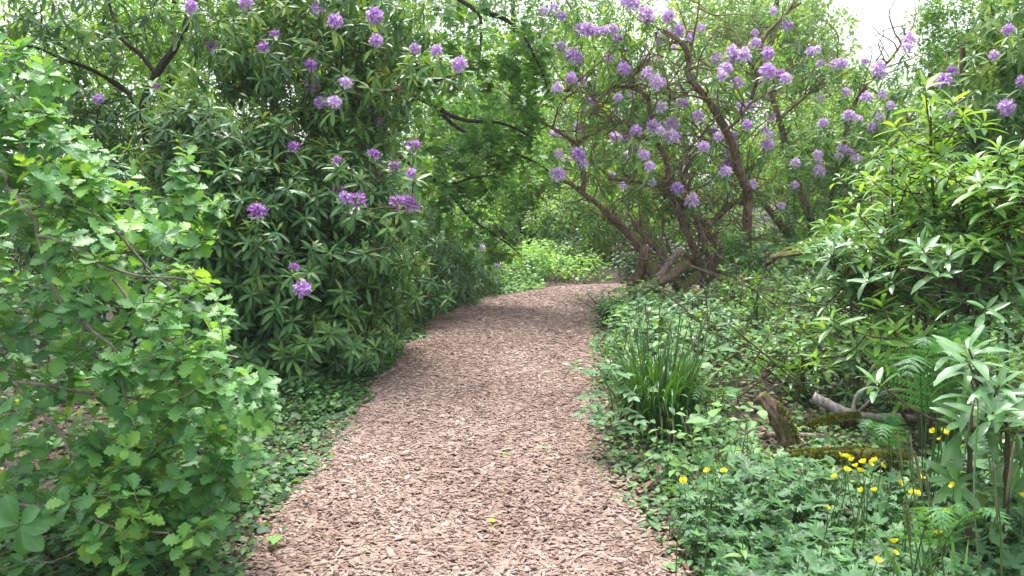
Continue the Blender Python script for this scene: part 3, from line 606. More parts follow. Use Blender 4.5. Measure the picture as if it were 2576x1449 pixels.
# second, thinner flowering shrub behind it on the right
b5 = gp(2060, 690)
FL_R2 = [(1980, 65), (2055, 125), (2040, 130), (2065, 160), (2095, 163), (2115, 160), (2175, 155), (2210, 170), (2285, 100), (2065, 248), (2127, 232), (2180, 245), (2220, 240), (2210, 185), (1938, 293), (1925, 330), (1935, 340), (1930, 365), (2125, 380), (2145, 385), (2115, 372), (2155, 400), (2057, 390), (2057, 410), (2060, 432), (2110, 395), (2000, 410), (2000, 465), (1895, 465), (1965, 518), (2280, 120), (2135, 290), (2160, 300), (2210, 295), (2070, 310), (2195, 320), (2240, 265)]
rhododendron('thin open rhododendron with pale mauve trusses against the bright sky gap', b5,
    [([b5, at(2040, 560, 11.3), at(1990, 430, 11.2), at(1960, 300, 11.2), at(1912, 130, 11), at(1967, 45, 11), at(2015, 5, 11)], .06, .012), ([b5, at(2090, 500, 11.4), at(2137, 300, 11.3), at(2162, 240, 11.2), at(2197, 195, 11.1), at(2247, 140, 11), at(2282, 85, 11)], .05, .012),
     ([b5, at(2150, 520, 11), at(2240, 380, 11), at(2300, 280, 11)], .04, .015), ([at(1960, 300, 11.2), at(2030, 240, 11.1), at(2080, 190, 11), at(2110, 150, 11)], .02, .01, 'branch'), ([b5, at(1960, 560, 11), at(1900, 480, 10.8), at(1880, 420, 10.8)], .05, .02)],
    [(2080, 200, 11.2, 150, 90, .8, 60), (2140, 360, 11.2, 150, 110, .8, 110), (2010, 420, 11.2, 120, 110, .8, 100), (2200, 260, 11.2, 90, 110, .8, 45), (2050, 560, 11, 180, 80, .8, 130), (1960, 90, 11.2, 90, 80, .5, 22)],
    FL_R2, 10.6, M['rhodo_sun'], L=.15, k=9, a0=45, a1=110, tint=.5, tvar=.4, shell=.25, sag=.35, fsize=.175, bare=90, fpale=.8, young=.05, tpls=RHO_LO, group='rhododendrons right of the path')
log_thing('mossy_bough', 'mossy bough arching out of the thicket over the tangle of twigs', path3([(1925, 668, 7.6), (1987, 627, 7.5), (2067, 605, 7.4), (2107, 582, 7.3), (2172, 555, 7.2), (2230, 540, 7.2)]), .022, .036, M['moss'], 'bough', 20)
log_thing('bent_bough', 'bare bough bending down to the right below the mossy arching bough', path3([(1940, 648, 7.4), (1997, 637, 7.3), (2087, 630, 7.2), (2112, 640, 7.2), (2142, 667, 7.2), (2150, 720, 7.2)]), .022, .035, M['bark'], 'bough', 20)

# dark flowering shrub at the far right edge
b6 = gp(2560, 820)
rhododendron('shadowy rhododendron thicket with a few mauve trusses at the right edge', b6,
    [([b6, at(2480, 500, 7.8), at(2430, 250, 7.8), at(2420, 100, 7.8)], .06, .02), ([b6, at(2600, 480, 7.6), at(2620, 150, 7.5), at(2600, -50, 7.5)], .06, .02)],
    [(2500, 230, 7.8, 150, 140, .7, 210), (2420, 420, 8, 160, 130, .7, 200), (2560, 480, 7.6, 150, 140, .7, 180), (2560, 60, 7.4, 90, 110, .6, 60), (2300, 470, 8.6, 130, 110, .7, 130), (2470, 640, 7.4, 200, 130, .6, 180), (2250, 600, 8.4, 150, 100, .7, 130), (2850, 350, 8.2, 240, 330, .9, 260)],
    [(2390, 285, 7.2), (2535, 75, 6.9), (2530, 270, 6.9), (2395, 180, 7.3), (2500, 140, 7.1), (2375, 205, 7.3), (2575, 205, 7)], 7, M['rhodo'], L=.16, k=9, a0=45, a1=115, tint=.5, tvar=.3, sag=.4, shell=.4, group='rhododendrons right of the path')
# bright upright shoots in front of it
def upright(label, stems, Y, leafm, L, tint, extra_n=0, group=None, k=9, tv=.3):
    b = at(*stems[0][0]).copy(); b[2] = 0
    t = thing('rhododendron', label, 'rhododendron', b, group)
    mb = MB(); P = []; A = []
    for st in stems:
        line = path3(st); line[0, 2] = max(0.0, min(line[0, 2], .05))
        C = trunk(t, line, .012, .005, M['twig'], 'stem', 6, 24)
        ln = np.linalg.norm(np.diff(C, axis=0), axis=1).sum(); top = C[-1]
        for q in np.arange(1.0, .28, -.11/ln):
            i = min(23, int(q*23)); side = rng.normal(0, .05, 3)*(q < 1)
            if rng.random() < .85: P.append(C[i]+side); A.append(unit((C[i]-C[i-1])+np.array([0, 0, .02])+rng.normal(0, .03, 3)))
        for q in rng.uniform(.45, .95, extra_n):
            i = min(22, int(q*23)); e = C[i]+np.array([rng.normal(0, .16), rng.normal(0, .16), rng.uniform(.08, .25)])
            tb = MB(); P.append(e); A.append(unit(np.array([(e-C[i])[0]*1.2, (e-C[i])[1]*1.2-.03, .75])))
            tb.tubes(smooth_line(np.array([C[i], (C[i]+e)/2+np.array([0, 0, -.03]), e]), 6), np.linspace(.006, .003, 6), 5); tb.build('twig', M['twig'], t)
    P = np.array(P); A = np.array(A)
    whorls(mb, P, A, k, L, 40, 82, RHO, tint+rng.normal(0, .12, len(P)), tv, .02, spread=.05, newtip=.25); mb.build('foliage', leafm, t)
    return t
G3 = 'upright rhododendrons in the right verge'
upright('tall upright rhododendron with glowing yellow-green whorled leaves, top standing clear', [[(2385, 1000, 4.7), (2372, 750, 4.7), (2347, 480, 4.7), (2340, 265, 4.7)], [(2300, 1010, 4.8), (2262, 860, 4.8), (2245, 640, 4.9), (2245, 380, 4.9)], [(2440, 990, 4.6), (2430, 700, 4.6), (2420, 480, 4.6)]], 4.7, M['rhodo_sun'], .165, .72, 24, G3)
upright('upright rhododendron with bright leafy stems reaching in from the right border', [[(2545, 1010, 4.3), (2530, 700, 4.3), (2510, 420, 4.3)], [(2590, 1010, 4.2), (2590, 700, 4.2), (2575, 430, 4.2)], [(2480, 1000, 4.5), (2490, 760, 4.5), (2470, 560, 4.5)]], 4.35, M['rhodo_sun'], .155, .72, 28, G3)
upright('bushy rhododendron with dense long green leaves under the tall glowing stem', [[(2330, 1010, 5.0), (2260, 850, 5.0), (2170, 640, 5.1)], [(2300, 990, 5.1), (2210, 780, 5.2), (2060, 640, 5.3)], [(2350, 1000, 4.6), (2330, 820, 4.6), (2290, 640, 4.6)], [(2430, 1010, 4.2), (2440, 830, 4.2), (2400, 690, 4.2)]], 4.8, M['rhodo_grey'], .155, .75, 40, G3)
upright('rhododendron with large silvery leaves at the right border above the buttercups', [[(2520, 1300, 3.0), (2530, 1150, 2.95), (2500, 1020, 2.9)], [(2600, 1320, 2.9), (2590, 1180, 2.8), (2560, 1070, 2.75)], [(2450, 1300, 2.75), (2440, 1130, 2.7), (2425, 1060, 2.7)], [(2540, 1300, 2.7), (2535, 1130, 2.65), (2520, 1030, 2.65)]], 3, M['rhodo_grey'], .15, .8, 6, G3, k=10)
upright('rhododendron with lax dark stems leaning out over the silvery fallen log', [[(2330, 1030, 4.3), (2290, 930, 4.2), (2250, 830, 4.2)], [(2340, 1030, 4.4), (2310, 900, 4.4), (2305, 760, 4.4)], [(2300, 1030, 4.7), (2180, 910, 4.7), (2060, 900, 4.7)]], 4.3, M['rhodo_sun'], .15, .6, 4, G3)
upright('rhododendron filling the gap behind the tall glowing stem with fresh green whorls', [[(2160, 960, 5.8), (2140, 760, 5.8), (2120, 560, 5.9)], [(2220, 960, 5.7), (2210, 740, 5.7), (2190, 470, 5.8)], [(2300, 960, 5.6), (2290, 740, 5.6), (2290, 440, 5.6)], [(2400, 960, 5.5), (2390, 740, 5.5), (2380, 420, 5.5)], [(2470, 960, 5.4), (2465, 740, 5.4), (2450, 400, 5.4)]], 5.6, M['rhodo_sun'], .16, .6, 24, G3)
# small young plants between path and thicket
SM = [(1540, 775, 8.4, .4, 'small rhododendron seedling at the path edge below the dark trunks'),
      (1870, 700, 8.3, .9, 'leafy young rhododendron in front of the bare trunk bases'), (1765, 800, 7.4, .6, 'young rhododendron with grey-green rosettes behind the tall sedge stalks'),
      (1900, 780, 7.2, .8, 'young rhododendron with pale rosettes beside the tangle of bare twigs'), (1640, 830, 6.9, .5, 'low rhododendron seedling right behind the big sedge tussock'),
      (1990, 850, 6.2, .6, 'sprawling young rhododendron with shiny leaves among dead twigs'), (1540, 920, 6.0, .28, 'tiny yellow-green rhododendron seedling on the path edge before the tussock'),
      (2030, 930, 5.5, .45, 'young rhododendron with lime leaves over the leaning stump'), (2065, 1010, 5.25, .3, 'narrow-leaved pale seedling sprouting behind the mossy branch'), (2130, 800, 6.3, .9, 'leafy young rhododendron between twig tangle and tall upright stems'), (1830, 860, 6.5, .5, 'young rhododendron with broad glossy whorls right of the tussock')]
for i, (px, py, Y, h, lab) in enumerate(SM):
    c = at(px, py, Y); st = []
    for j in range(3 if h < .4 else 6):
        o = rng.normal(0, 38*6/Y*(h+.3), 2); g = c.copy(); 
        top = (px+o[0]*1.6, py+o[1]*.7-10, Y+rng.normal(0, .2)); mid = (px+o[0]*.7, py+45, Y)
        gpy = 450+CAM_H*FPX/Y; st.append([(px+o[0]*.3, gpy, Y), (mid[0], (gpy+top[1])/2, Y), top])
    upright(lab, st, Y, M['rhodo_sun'] if i % 2 else M['rhodo_grey'], .12 if h < .5 else .145, .5+.15*(i in (6, 7)), 2, 'young rhododendrons by the right verge', k=8)

# ------------------------------------------------------------------ background trees and bushes
def tree(label, px, Y, top_py, blobs, mat, leaf, n_per=3, name='tree', tint=.5, group='trees beyond the clearing', bark='barkdark', r=.15, tv=.25):
    b = at(px, 600, Y).copy(); b[2] = float(gz(b[0], Y)); t = thing(name, label, 'tree' if name.endswith('tree') else 'bush', b, group)
    tr = trunk(t, [b, at(px+rng.normal(0, 15), (top_py+600)/2, Y), at(px+rng.normal(0, 25), top_py+40, Y)], r, r*.3, M[bark], 'trunk' if name.endswith('tree') else 'stem')
    P, D = blob_points(blobs, .25); tw = MB(); E = grow(tw, tr, P, rmax=.04, per=.012, rend=.004, sides=4); tw.build('branchwork', M[bark], t)
    A = unit(D*.5+np.array([0, -.1, .6])+rng.normal(0, .35, P.shape)); mb = MB()
    whorls(mb, P, A, n_per, leaf, 40, 110, OVA2, tint+rng.normal(0, .18, len(P)), tv, .2, spread=leaf*2.5); mb.build('crown', mat, t)
    return t
tree('pale green bush glowing in the clearing behind the sycamore boughs', 1330, 17, 370, [(1330, 450, 17, 110, 100, 1.0, 900), (1400, 520, 17, 100, 90, 1, 500), (1280, 540, 17, 110, 100, 1, 500)], M['sun_tinted'], .11, 7, 'bush', .35)  # sunlight on this bush comes from its brighter leaf colour
tree('grey-green bush at the back of the bend', 1430, 15.5, 470, [(1420, 560, 15.5, 90, 90, .8, 700), (1480, 520, 15.5, 90, 90, .8, 500)], M['far'], .11, 7, 'bush', .7)
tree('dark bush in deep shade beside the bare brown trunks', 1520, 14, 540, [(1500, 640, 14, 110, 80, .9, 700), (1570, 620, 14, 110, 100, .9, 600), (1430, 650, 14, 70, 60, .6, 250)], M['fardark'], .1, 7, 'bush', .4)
tree('yellow-green bush in the light at the foot of the sycamore', 1245, 13.5, 560, [(1225, 640, 13.5, 70, 60, .8, 420), (1290, 660, 13.5, 60, 40, .6, 260), (1180, 560, 13.8, 90, 80, .7, 350)], M['sun_tinted'], .1, 6, 'bush', .4)
tree('bright sunlit tree showing through the gap in the sycamore', 1180, 24, 60, [(1180, 240, 24, 160, 170, 2, 900), (1080, 400, 24, 160, 150, 2, 600), (1290, 330, 24, 130, 140, 2, 600)], M['sun_tinted'], .2, 7, 'ash_tree', .6)
tree('light green tree beyond the dark forked trunk at the upper left', 420, 16, -100, [(420, 60, 16, 220, 150, 1.5, 800), (250, 200, 16, 250, 160, 1.5, 600), (500, 250, 16, 200, 160, 1.5, 500), (120, 30, 16, 200, 150, 1.5, 350)], M['sun_tinted'], .14, 7, 'beech_tree', .7)
tree('dense green tree behind the hanging flower trusses', 800, 17, -150, [(760, 50, 17, 220, 170, 1.5, 700), (950, 120, 17, 180, 170, 1.5, 600), (850, 320, 17, 230, 150, 1.5, 600), (700, -180, 17, 330, 140, 1.5, 350)], M['far'], .15, 7, 'lime_tree', .3)
tree('hazy pale tree crown left of the bright sky gap', 1960, 30, -80, [(1980, 60, 30, 140, 130, 3, 900), (1880, 130, 30, 170, 140, 3, 700), (2040, 190, 30, 120, 110, 3, 600), (1780, 20, 30, 150, 110, 3, 450)], M['far'], .24, 7, 'birch_tree', .85)
tree('leafy green tree at the upper right corner above the thicket', 2500, 13, -100, [(2480, 80, 13, 160, 130, 1.2, 650), (2380, 170, 13, 90, 90, 1, 300), (2560, 200, 13, 120, 120, 1, 320), (2330, 30, 13, 60, 40, .6, 70), (2540, -60, 13, 160, 80, 1, 200), (2850, 250, 13, 300, 330, 1.5, 500)], M['sycamore'], .1, 7, 'hawthorn_tree', .65)
tree('pale tree standing low behind the thin open rhododendron', 2120, 21, 180, [(2100, 320, 21, 170, 110, 1.8, 900), (2260, 300, 21, 110, 110, 1.5, 450), (1960, 380, 21, 170, 110, 1.6, 700), (2120, 480, 21, 230, 90, 1.5, 700)], M['far'], .17, 7, 'willow_tree', .7)
tree('mid green tree filling the background behind the old rhododendron', 1680, 19, 40, [(1650, 240, 19, 170, 150, 1.6, 750), (1790, 400, 19, 200, 150, 1.5, 750), (1560, 430, 19, 150, 120, 1.5, 600), (1500, 200, 19, 130, 150, 1.4, 450), (1740, 560, 17, 200, 90, 1.2, 500)], M['far'], .15, 7, 'hazel_tree', .45)
tree('tall tree with sky showing through its crown above the path bend', 1300, 27, -200, [(1300, 60, 27, 220, 130, 2.5, 600), (1150, -60, 27, 200, 130, 2.5, 350), (1450, 60, 27, 160, 140, 2.5, 400)], M['far'], .2, 6, 'maple_tree', .3)
tree('dark-leaved bush added as the shade right behind the bare brown trunks', 1740, 12.6, 560, [(1640, 660, 12.4, 120, 70, .6, 420), (1800, 650, 12.6, 140, 80, .6, 450), (1930, 690, 12.4, 110, 60, .5, 250)], M['fardark'], .1, 7, 'bush', .35)  # added where shade lies; the shade is put into its dark leaves
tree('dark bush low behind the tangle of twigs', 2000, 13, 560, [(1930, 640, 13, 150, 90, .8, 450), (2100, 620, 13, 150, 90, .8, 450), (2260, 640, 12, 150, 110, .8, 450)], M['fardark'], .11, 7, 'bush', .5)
tree('dark bush closing the view behind the oak', 100, 10.5, 420, [(60, 560, 10.5, 260, 200, .8, 700), (350, 700, 10, 260, 160, .8, 500), (-350, 450, 10, 300, 350, 1, 450)], M['fardark'], .11, 7, 'bush', .4)
tree('far row-end tree in full light at the back of the woodland', 1400, 36, 100, [(1400, 320, 36, 190, 160, 3, 900), (1250, 420, 36, 180, 130, 3, 600), (1560, 330, 36, 160, 150, 3, 600)], M['far'], .3, 7, 'poplar_tree', .75)

# ------------------------------------------------------------------ stuff on the ground
def scatter(n, xr, yr, keep=None):
    x = rng.uniform(*xr, n); y = rng.uniform(*yr, n); d = path_dist(x, y); k = d > HWI(y)*(.93+.1*np.sin(y*6.1+x*2)*np.sin(y*2.3))
    if keep is not None: k &= keep(x, y, d)
    return x[k], y[k], d[k]
def sideof(x, y):
    i = np.argmin((CLs[None, :, 0]-x[:, None])**2+(CLs[None, :, 1]-y[:, None])**2, 1); return np.sign(x-CLs[i, 0])
def cover(name, label, n, xr, yr, h0, h1, size, tpls, mat, keep=None, stems=False, face=.5, tint=.5, tv=.25, clump=True, kind='stuff', smat=None):
    x, y, d = scatter(n, xr, yr, keep)
    if clump:
        c = .5+.5*np.sin(x*3.1+1.3*np.sin(y*2.3))*np.sin(y*2.7+1.7*np.sin(x*1.9)); k = rng.random(len(x)) < .25+.85*c; x, y, d, c = x[k], y[k], d[k], c[k]
    else: c = np.ones(len(x))
    N = len(x); z = gz(x, y); h = h0+(h1-h0)*rng.random(N)**1.2*(.45+.55*c)*np.clip((d-HW)/.5+.25, .2, 1); P = np.stack([x, y, z+h], -1)
    az = rng.random(N)*2*PI; dv = np.stack([np.cos(az), np.sin(az), rng.normal(.05, .3, N)], -1); nn = np.stack([rng.normal(0, .35, N), rng.normal(-face*.5, .35, N), np.ones(N)], -1)
    mb = MB(); R = frames(dv, nn); S = size*rng.lognormal(0, .3, N); tn = np.clip(tint+rng.normal(0, tv, N), 0, 1); w = rng.integers(len(tpls), size=N)
    for i, t in enumerate(tpls): mb.inst(t, R[w == i], P[w == i], S[w == i], tn[w == i])
    mats = [mat]
    if stems:
        k = rng.random(N) < stems; q = P[k]; o = q.copy(); o[:, :2] += rng.normal(0, .05, (len(q), 2)); o[:, 2] = gz(o[:, 0], o[:, 1]); m = (q+o)/2; m[:, :2] += rng.normal(0, .02, (len(q), 2))
        mb.tubes(np.stack([o, m, q], 1), np.tile([.0022, .002, .0014], (len(q), 1)), 3, tint=rng.random(len(q)), mi=1); mats.append(smat or M['stem'])
    return tag(mb.build(name, mats), label, kind=kind)
left = lambda x, y, d: sideof(x, y) < 0
right = lambda x, y, d: sideof(x, y) > 0
cover('leaf_litter', 'brown dead leaves and crumbs on the shaded soil beside the path', 26000, (-5, 5), (2, 12), .004, .03, .05, OVA2, M['litter'], lambda x, y, d: d < 3.6, tint=.4, clump=False)
cover('ivy', 'dark ivy and small creeping leaves covering the left verge', 85000, (-3.6, 0), (2.2, 11.5), .01, .2, .038, IVY+OVA[:1], M['ivy'], lambda x, y, d: (sideof(x, y) < 0) & (d < 1.9), stems=.15, tint=.55)
cover('clover', 'small round bright leaves creeping along both path edges', 46000, (-2.5, 2.5), (2.2, 9), .006, .08, .034, OVA, M['herb'], lambda x, y, d: d < 1.3+.2*np.sin(y*3)+.25*(x > 0), stems=.1, tint=.6)
cover('buttercup_foliage', 'grey-green toothed buttercup leaves filling the near right verge', 17000, (.3, 3.2), (1.8, 3.4), .02, .35, .056, BUT, M['butter'], lambda x, y, d: (sideof(x, y) > 0) & (d > .98), stems=.5, tint=.5, clump=True)
cover('weeds', 'mixed green weeds under the thicket on the right', 27000, (.4, 5.5), (3.6, 11), .02, .5, .06, OVA+OVA2, M['herb'], lambda x, y, d: (sideof(x, y) > 0) & (d > 1.0) & ~((x > 1.22) & (x < 2.4) & (y > 3.4) & (y < 5.05)) & (np.hypot(x-.86, y-4.75) > .33) & ~((x > .5) & (x < 1.2) & (y > 4.1) & (y < 4.75) & (rng.random(len(x)) < .6)), stems=.4, tint=.6)
cover('seedlings', 'small seedlings and moss on the bare soil round the fallen logs', 3600, (1.0, 2.8), (3.5, 5.4), .006, .06, .036, OVA, M['herb'], None, stems=.3, tint=.55)
cover('brambles', 'leafy brambles and weeds hiding the path where it turns behind the bare trunks', 4200, (2.55, 6), (9.2, 11), .05, .75, .075, OVA+OVA2, M['herb'], lambda x, y, d: (sideof(x, y) > 0) & (y < 10.75), stems=.3, tint=.4, clump=False)
cover('verge_weeds', 'bright low weeds at the inner side of the bend', 1800, (-.7, .45), (10.6, 12.2), .03, .3, .06, OVA, M['herb'], lambda x, y, d: sideof(x, y) < 0, stems=.2, tint=.7, clump=False)
cover('undergrowth', 'dark low undergrowth beneath the left rhododendrons', 9000, (-7, -.5), (3, 13), .02, .4, .08, OVA+IVY, M['ivy'], lambda x, y, d: (sideof(x, y) < 0) & (d > 1.5), stems=.2, tint=.35)
cover('nettles', 'sunlit bed of bright green nettles at the far side of the bend', 9000, (-1.2, 1.5), (12.0, 14.2), .02, .55, .055, OVA, M['sun_tinted'], lambda x, y, d: rng.random(len(x)) < .35+.65*np.exp(-((x-.4)/.9)**2), stems=.3, tint=.5, tv=.35)
def twig_tangle():
    N = 190; c = np.array([at(a, b, Y) for a, b, Y in zip(rng.uniform(1760, 2330, N), rng.uniform(690, 1010, N), rng.uniform(5, 7.6, N))]); c[:, 2] = np.clip(c[:, 2], .03, .85)
    az = rng.random(N)*PI; d = np.stack([np.cos(az), np.sin(az)*.6, rng.normal(0, .4, N)], -1); L = rng.uniform(.15, .6, N)[:, None]
    a = c-d*L; b = c+d*L; m = c+rng.normal(0, .07, (N, 3)); q = np.stack([a, (a+m)/2+rng.normal(0, .02, (N, 3)), m, (b+m)/2+rng.normal(0, .02, (N, 3)), b], 1); q[..., 2] = np.maximum(q[..., 2], .02)
    r = rng.uniform(.002, .007, N)[:, None]*np.linspace(1, .5, 5)[None]; mb = MB(); mb.tubes(q, r, 5); tag(mb.build('twigs', M['twig']), 'tangle of bare dead twigs under the right thicket', kind='stuff')
twig_tangle()

# ------------------------------------------------------------------ logs on the right
M['mossleaf'] = leafmat('moss_tuft', [(0, (.035, .045, .01)), (.5, (.085, .1, .018)), (1, (.15, .17, .03))], rough=.8, transl=.25, spec=.2)
def moss(parent, line, r, n, cover_=1.0):
    C = smooth_line(line, 200); T = unit(np.gradient(C, axis=0)); i = rng.integers(0, 200, n); i = i[(.5+.5*np.sin(i*.11+1.3*np.sin(i*.05)) + rng.random(len(i))*.6) > 1-cover_*.75]; n = len(i)
    side = unit(np.cross(T[i], [0, 0, 1.])); up = np.cross(side, T[i]); a = rng.normal(0, .75, n); N = up*np.cos(a)[:, None]+side*np.sin(a)[:, None]
    P = C[i]+N*r*1.0; d = unit(N+rng.normal(0, .7, (n, 3))); mb = MB(); mb.inst(OVA2[1], frames(d, rng.normal(0, 1, (n, 3))), P, rng.uniform(.008, .026, n), np.clip(.45+rng.normal(0, .3, n), 0, 1)); mb.build('moss', M['mossleaf'], parent)
tS = log_thing('stump', 'leaning weathered stump with ridged bark and moss in the right verge', path3([(1985, 1135, 4.55), (1978, 1095, 4.55), (1962, 1060, 4.56), (1938, 1025, 4.58), (1912, 995, 4.6)]), .047, .04, M['log'], 'stump', 26, .75, 30,
          stubs=[(path3([(1962, 1100, 4.6), (1950, 1070, 4.6), (1948, 1040, 4.62)]), .02, .015)])
log_thing('fallen_log', 'silvery smooth fallen log curving along the ground under the thicket', path3([(2045, 1000, 4.9), (2085, 1018, 4.85), (2130, 1040, 4.8), (2190, 1050, 4.8), (2250, 1050, 4.8), (2330, 1052, 4.8)]), .036, .024, M['birch'], 'log', 24, .15, 10,
          stubs=[(path3([(2145, 1040, 4.82), (2150, 1005, 4.85), (2170, 985, 4.9), (2200, 950, 5.0), (2230, 925, 5.1)]), .012, .007), (path3([(2160, 1035, 4.9), (2200, 1000, 4.9), (2250, 985, 4.9), (2330, 975, 4.9)]), .012, .006)])
log_thing('fallen_stick', 'long dark split stick lying behind the leaning stump', path3([(1850, 1108, 4.75), (1920, 1095, 4.72), (1985, 1095, 4.7), (2080, 1100, 4.65), (2185, 1112, 4.6)]), .024, .016, M['deadwood'], 'stick', 20, .3, 8)
tL = log_thing('mossy_log', 'thick mossy log lying behind the yellow buttercups', path3([(1950, 1170, 4.15), (2010, 1165, 4.15), (2090, 1160, 4.12), (2180, 1160, 4.1), (2290, 1170, 4.05)]), .058, .064, M['moss'], 'log', 40, .6, 18)
tB = log_thing('mossy_branch', 'short branch thick with bright green moss in front of the silvery log', path3([(2000, 1088, 4.85), (2060, 1072, 4.8), (2120, 1060, 4.75), (2165, 1055, 4.72)]), .03, .04, M['moss'], 'branch', 16, .5, 10)

moss(tL, path3([(1950, 1170, 4.15), (2010, 1165, 4.15), (2090, 1160, 4.12), (2180, 1160, 4.1), (2290, 1170, 4.05)]), .058, 5200, .9)
moss(tB, path3([(2000, 1088, 4.85), (2060, 1072, 4.8), (2120, 1060, 4.75), (2165, 1055, 4.72)]), .035, 2200, 1.2)
moss(tS, path3([(1995, 1135, 4.55), (1984, 1095, 4.55), (1968, 1060, 4.56), (1942, 1022, 4.58)]), .04, 900, .7)
# ------------------------------------------------------------------ sedges, ferns, herbs
def blades(mb, base, n, H, spread, width, tint, mi=0, lean=None, droop=1.0, rad=.12):
    m = 9
    for i in range(n):
        a = rng.random()*2*PI; r = rad*rng.random()**.5; b = base+np.array([math.cos(a)*r, math.sin(a)*r, 0]); h = H*rng.uniform(.6, 1.15)
        a2 = a+rng.normal(0, .5); out = np.array([math.cos(a2), math.sin(a2), 0])*spread*rng.uniform(.3, 1.1)
        if lean is not None: out = out+lean
        s = np.linspace(0, 1, m)[:, None]; C = b+out*s**1.6*H+np.array([0, 0, 1.])*h*(s-droop*rng.uniform(.15, .75)*s**3)
        C[:, 2] = np.maximum(C[:, 2], .02); T = unit(np.gradient(C, axis=0)); X = unit(np.cross(T, np.array([out[0]+1e-3, out[1], 1.5]))); w = width*rng.uniform(.7, 1.2)*np.array([BLADE(x) for x in s[:, 0]])[:, None]
        Nn = np.cross(X, T); v = np.stack([C-X*w+Nn*w*.4, C, C+X*w+Nn*w*.4], 1).reshape(-1, 3); f = [q for k in range(m-1) for q in ((3*k, 3*k+1, 3*k+4, 3*k+3), (3*k+1, 3*k+2, 3*k+5, 3*k+4))]
        t = Tpl(v, f, [0, 1, 0]*m); tn = np.clip(tint+rng.normal(0, .22), 0, 1); mb.raw(t.v, t.L, t.Z, np.full(len(v), tn), t.mid, mi)
def spike_stem(parent, line, L, r=.0035):
    P = smooth_line(line, 14); e = P[-1]; dn = unit(P[-1]-P[-3]+np.array([0, 0, -.012])); q = np.array([e+dn*L*s+np.array([0, 0, -.25*L*s*s]) for s in np.linspace(0, 1, 7)])
    mb = MB(); mb.tubes(P, np.linspace(.003, .0022, 14), 4, tint=.6); s = mb.build('stem', M['stem'], parent)
    mb = MB(); mb.tubes(q, r*np.array([.5, .9, 1, 1, 1, .9, .4]), 6, tint=rng.random(), rough=.4); mb.build('spike', M['spike'], parent)
def sedge(label, base, n, H, spread, width, tint, spikes, dry=14, rad=.14):
    t = thing('sedge', label, 'sedge', base, 'pendulous sedges in the right verge'); mb = MB(); blades(mb, base, n, H, spread, width, tint, rad=rad); mb.build('blade_tuft', M['sedge'], t)
    if dry:
        mb = MB(); blades(mb, base, dry, H*.7, spread*1.2, width*.9, .5, droop=2.0, rad=rad*1.1); mb.build('dry_blade_tuft', M['straw'], t)
    for ln, L in spikes: spike_stem(t, path3(ln), L)
sb = gp(1650, 1092)
sp = []
for i in range(16):
    x = rng.uniform(1545, 1800); y = rng.uniform(755, 850); s = rng.choice([-1, 1]); k = rng.uniform(4.3, 5.2)
    sp.append(([(1650+(x-1650)*.3, 1070, 4.85), (1650+(x-1650)*.7, 930, k), (x, y, k), (x+12*s, y-6, k), (x+20*s, y+14, k)], rng.uniform(.07, .12)))
sedge('large dark green sedge tussock with arching blades standing beside the path', sb, 420, .74, .4, .0095, .08, sp, 70, .21)
s2 = np.array([1.45, 2.3, 0.])
sedge('pendulous sedge with long pale blades and hanging spikes in the lower right corner', s2, 34, .62, .45, .009, .6,
      [([(2350, 1500, 2.3), (2330, 1300, 2.4), (2302, 1150, 2.4), (2300, 1138, 2.4), (2305, 1145, 2.4)], .12), ([(2330, 1500, 2.4), (2280, 1250, 2.5), (2248, 1095, 2.5), (2252, 1080, 2.5), (2258, 1090, 2.5)], .11), ([(2340, 1500, 2.4), (2300, 1250, 2.5), (2282, 1100, 2.5), (2286, 1086, 2.5), (2290, 1096, 2.5)], .11),
       ([(2380, 1500, 2.3), (2360, 1330, 2.3), (2320, 1195, 2.3), (2325, 1183, 2.3), (2330, 1190, 2.3)], .12), ([(2520, 1500, 2.2), (2515, 1300, 2.2), (2488, 1160, 2.2), (2493, 1148, 2.2), (2498, 1160, 2.2)], .15), ([(2590, 1500, 2.2), (2585, 1250, 2.2), (2560, 1105, 2.2), (2556, 1100, 2.2), (2553, 1110, 2.2)], .15),
       ([(2300, 1500, 2.3), (2290, 1380, 2.3), (2275, 1270, 2.3), (2278, 1262, 2.3), (2282, 1268, 2.3)], .1), ([(2470, 1500, 2.2), (2450, 1250, 2.3), (2460, 1040, 2.4), (2455, 1000, 2.4), (2450, 1010, 2.4)], .13)], 4, .2)
s3 = np.array([1.22, 2.35, 0.])
sedge('small sedge tuft with a few broad arching blades among the buttercup leaves', s3, 14, .5, .6, .009, .65, [], 2, .1)
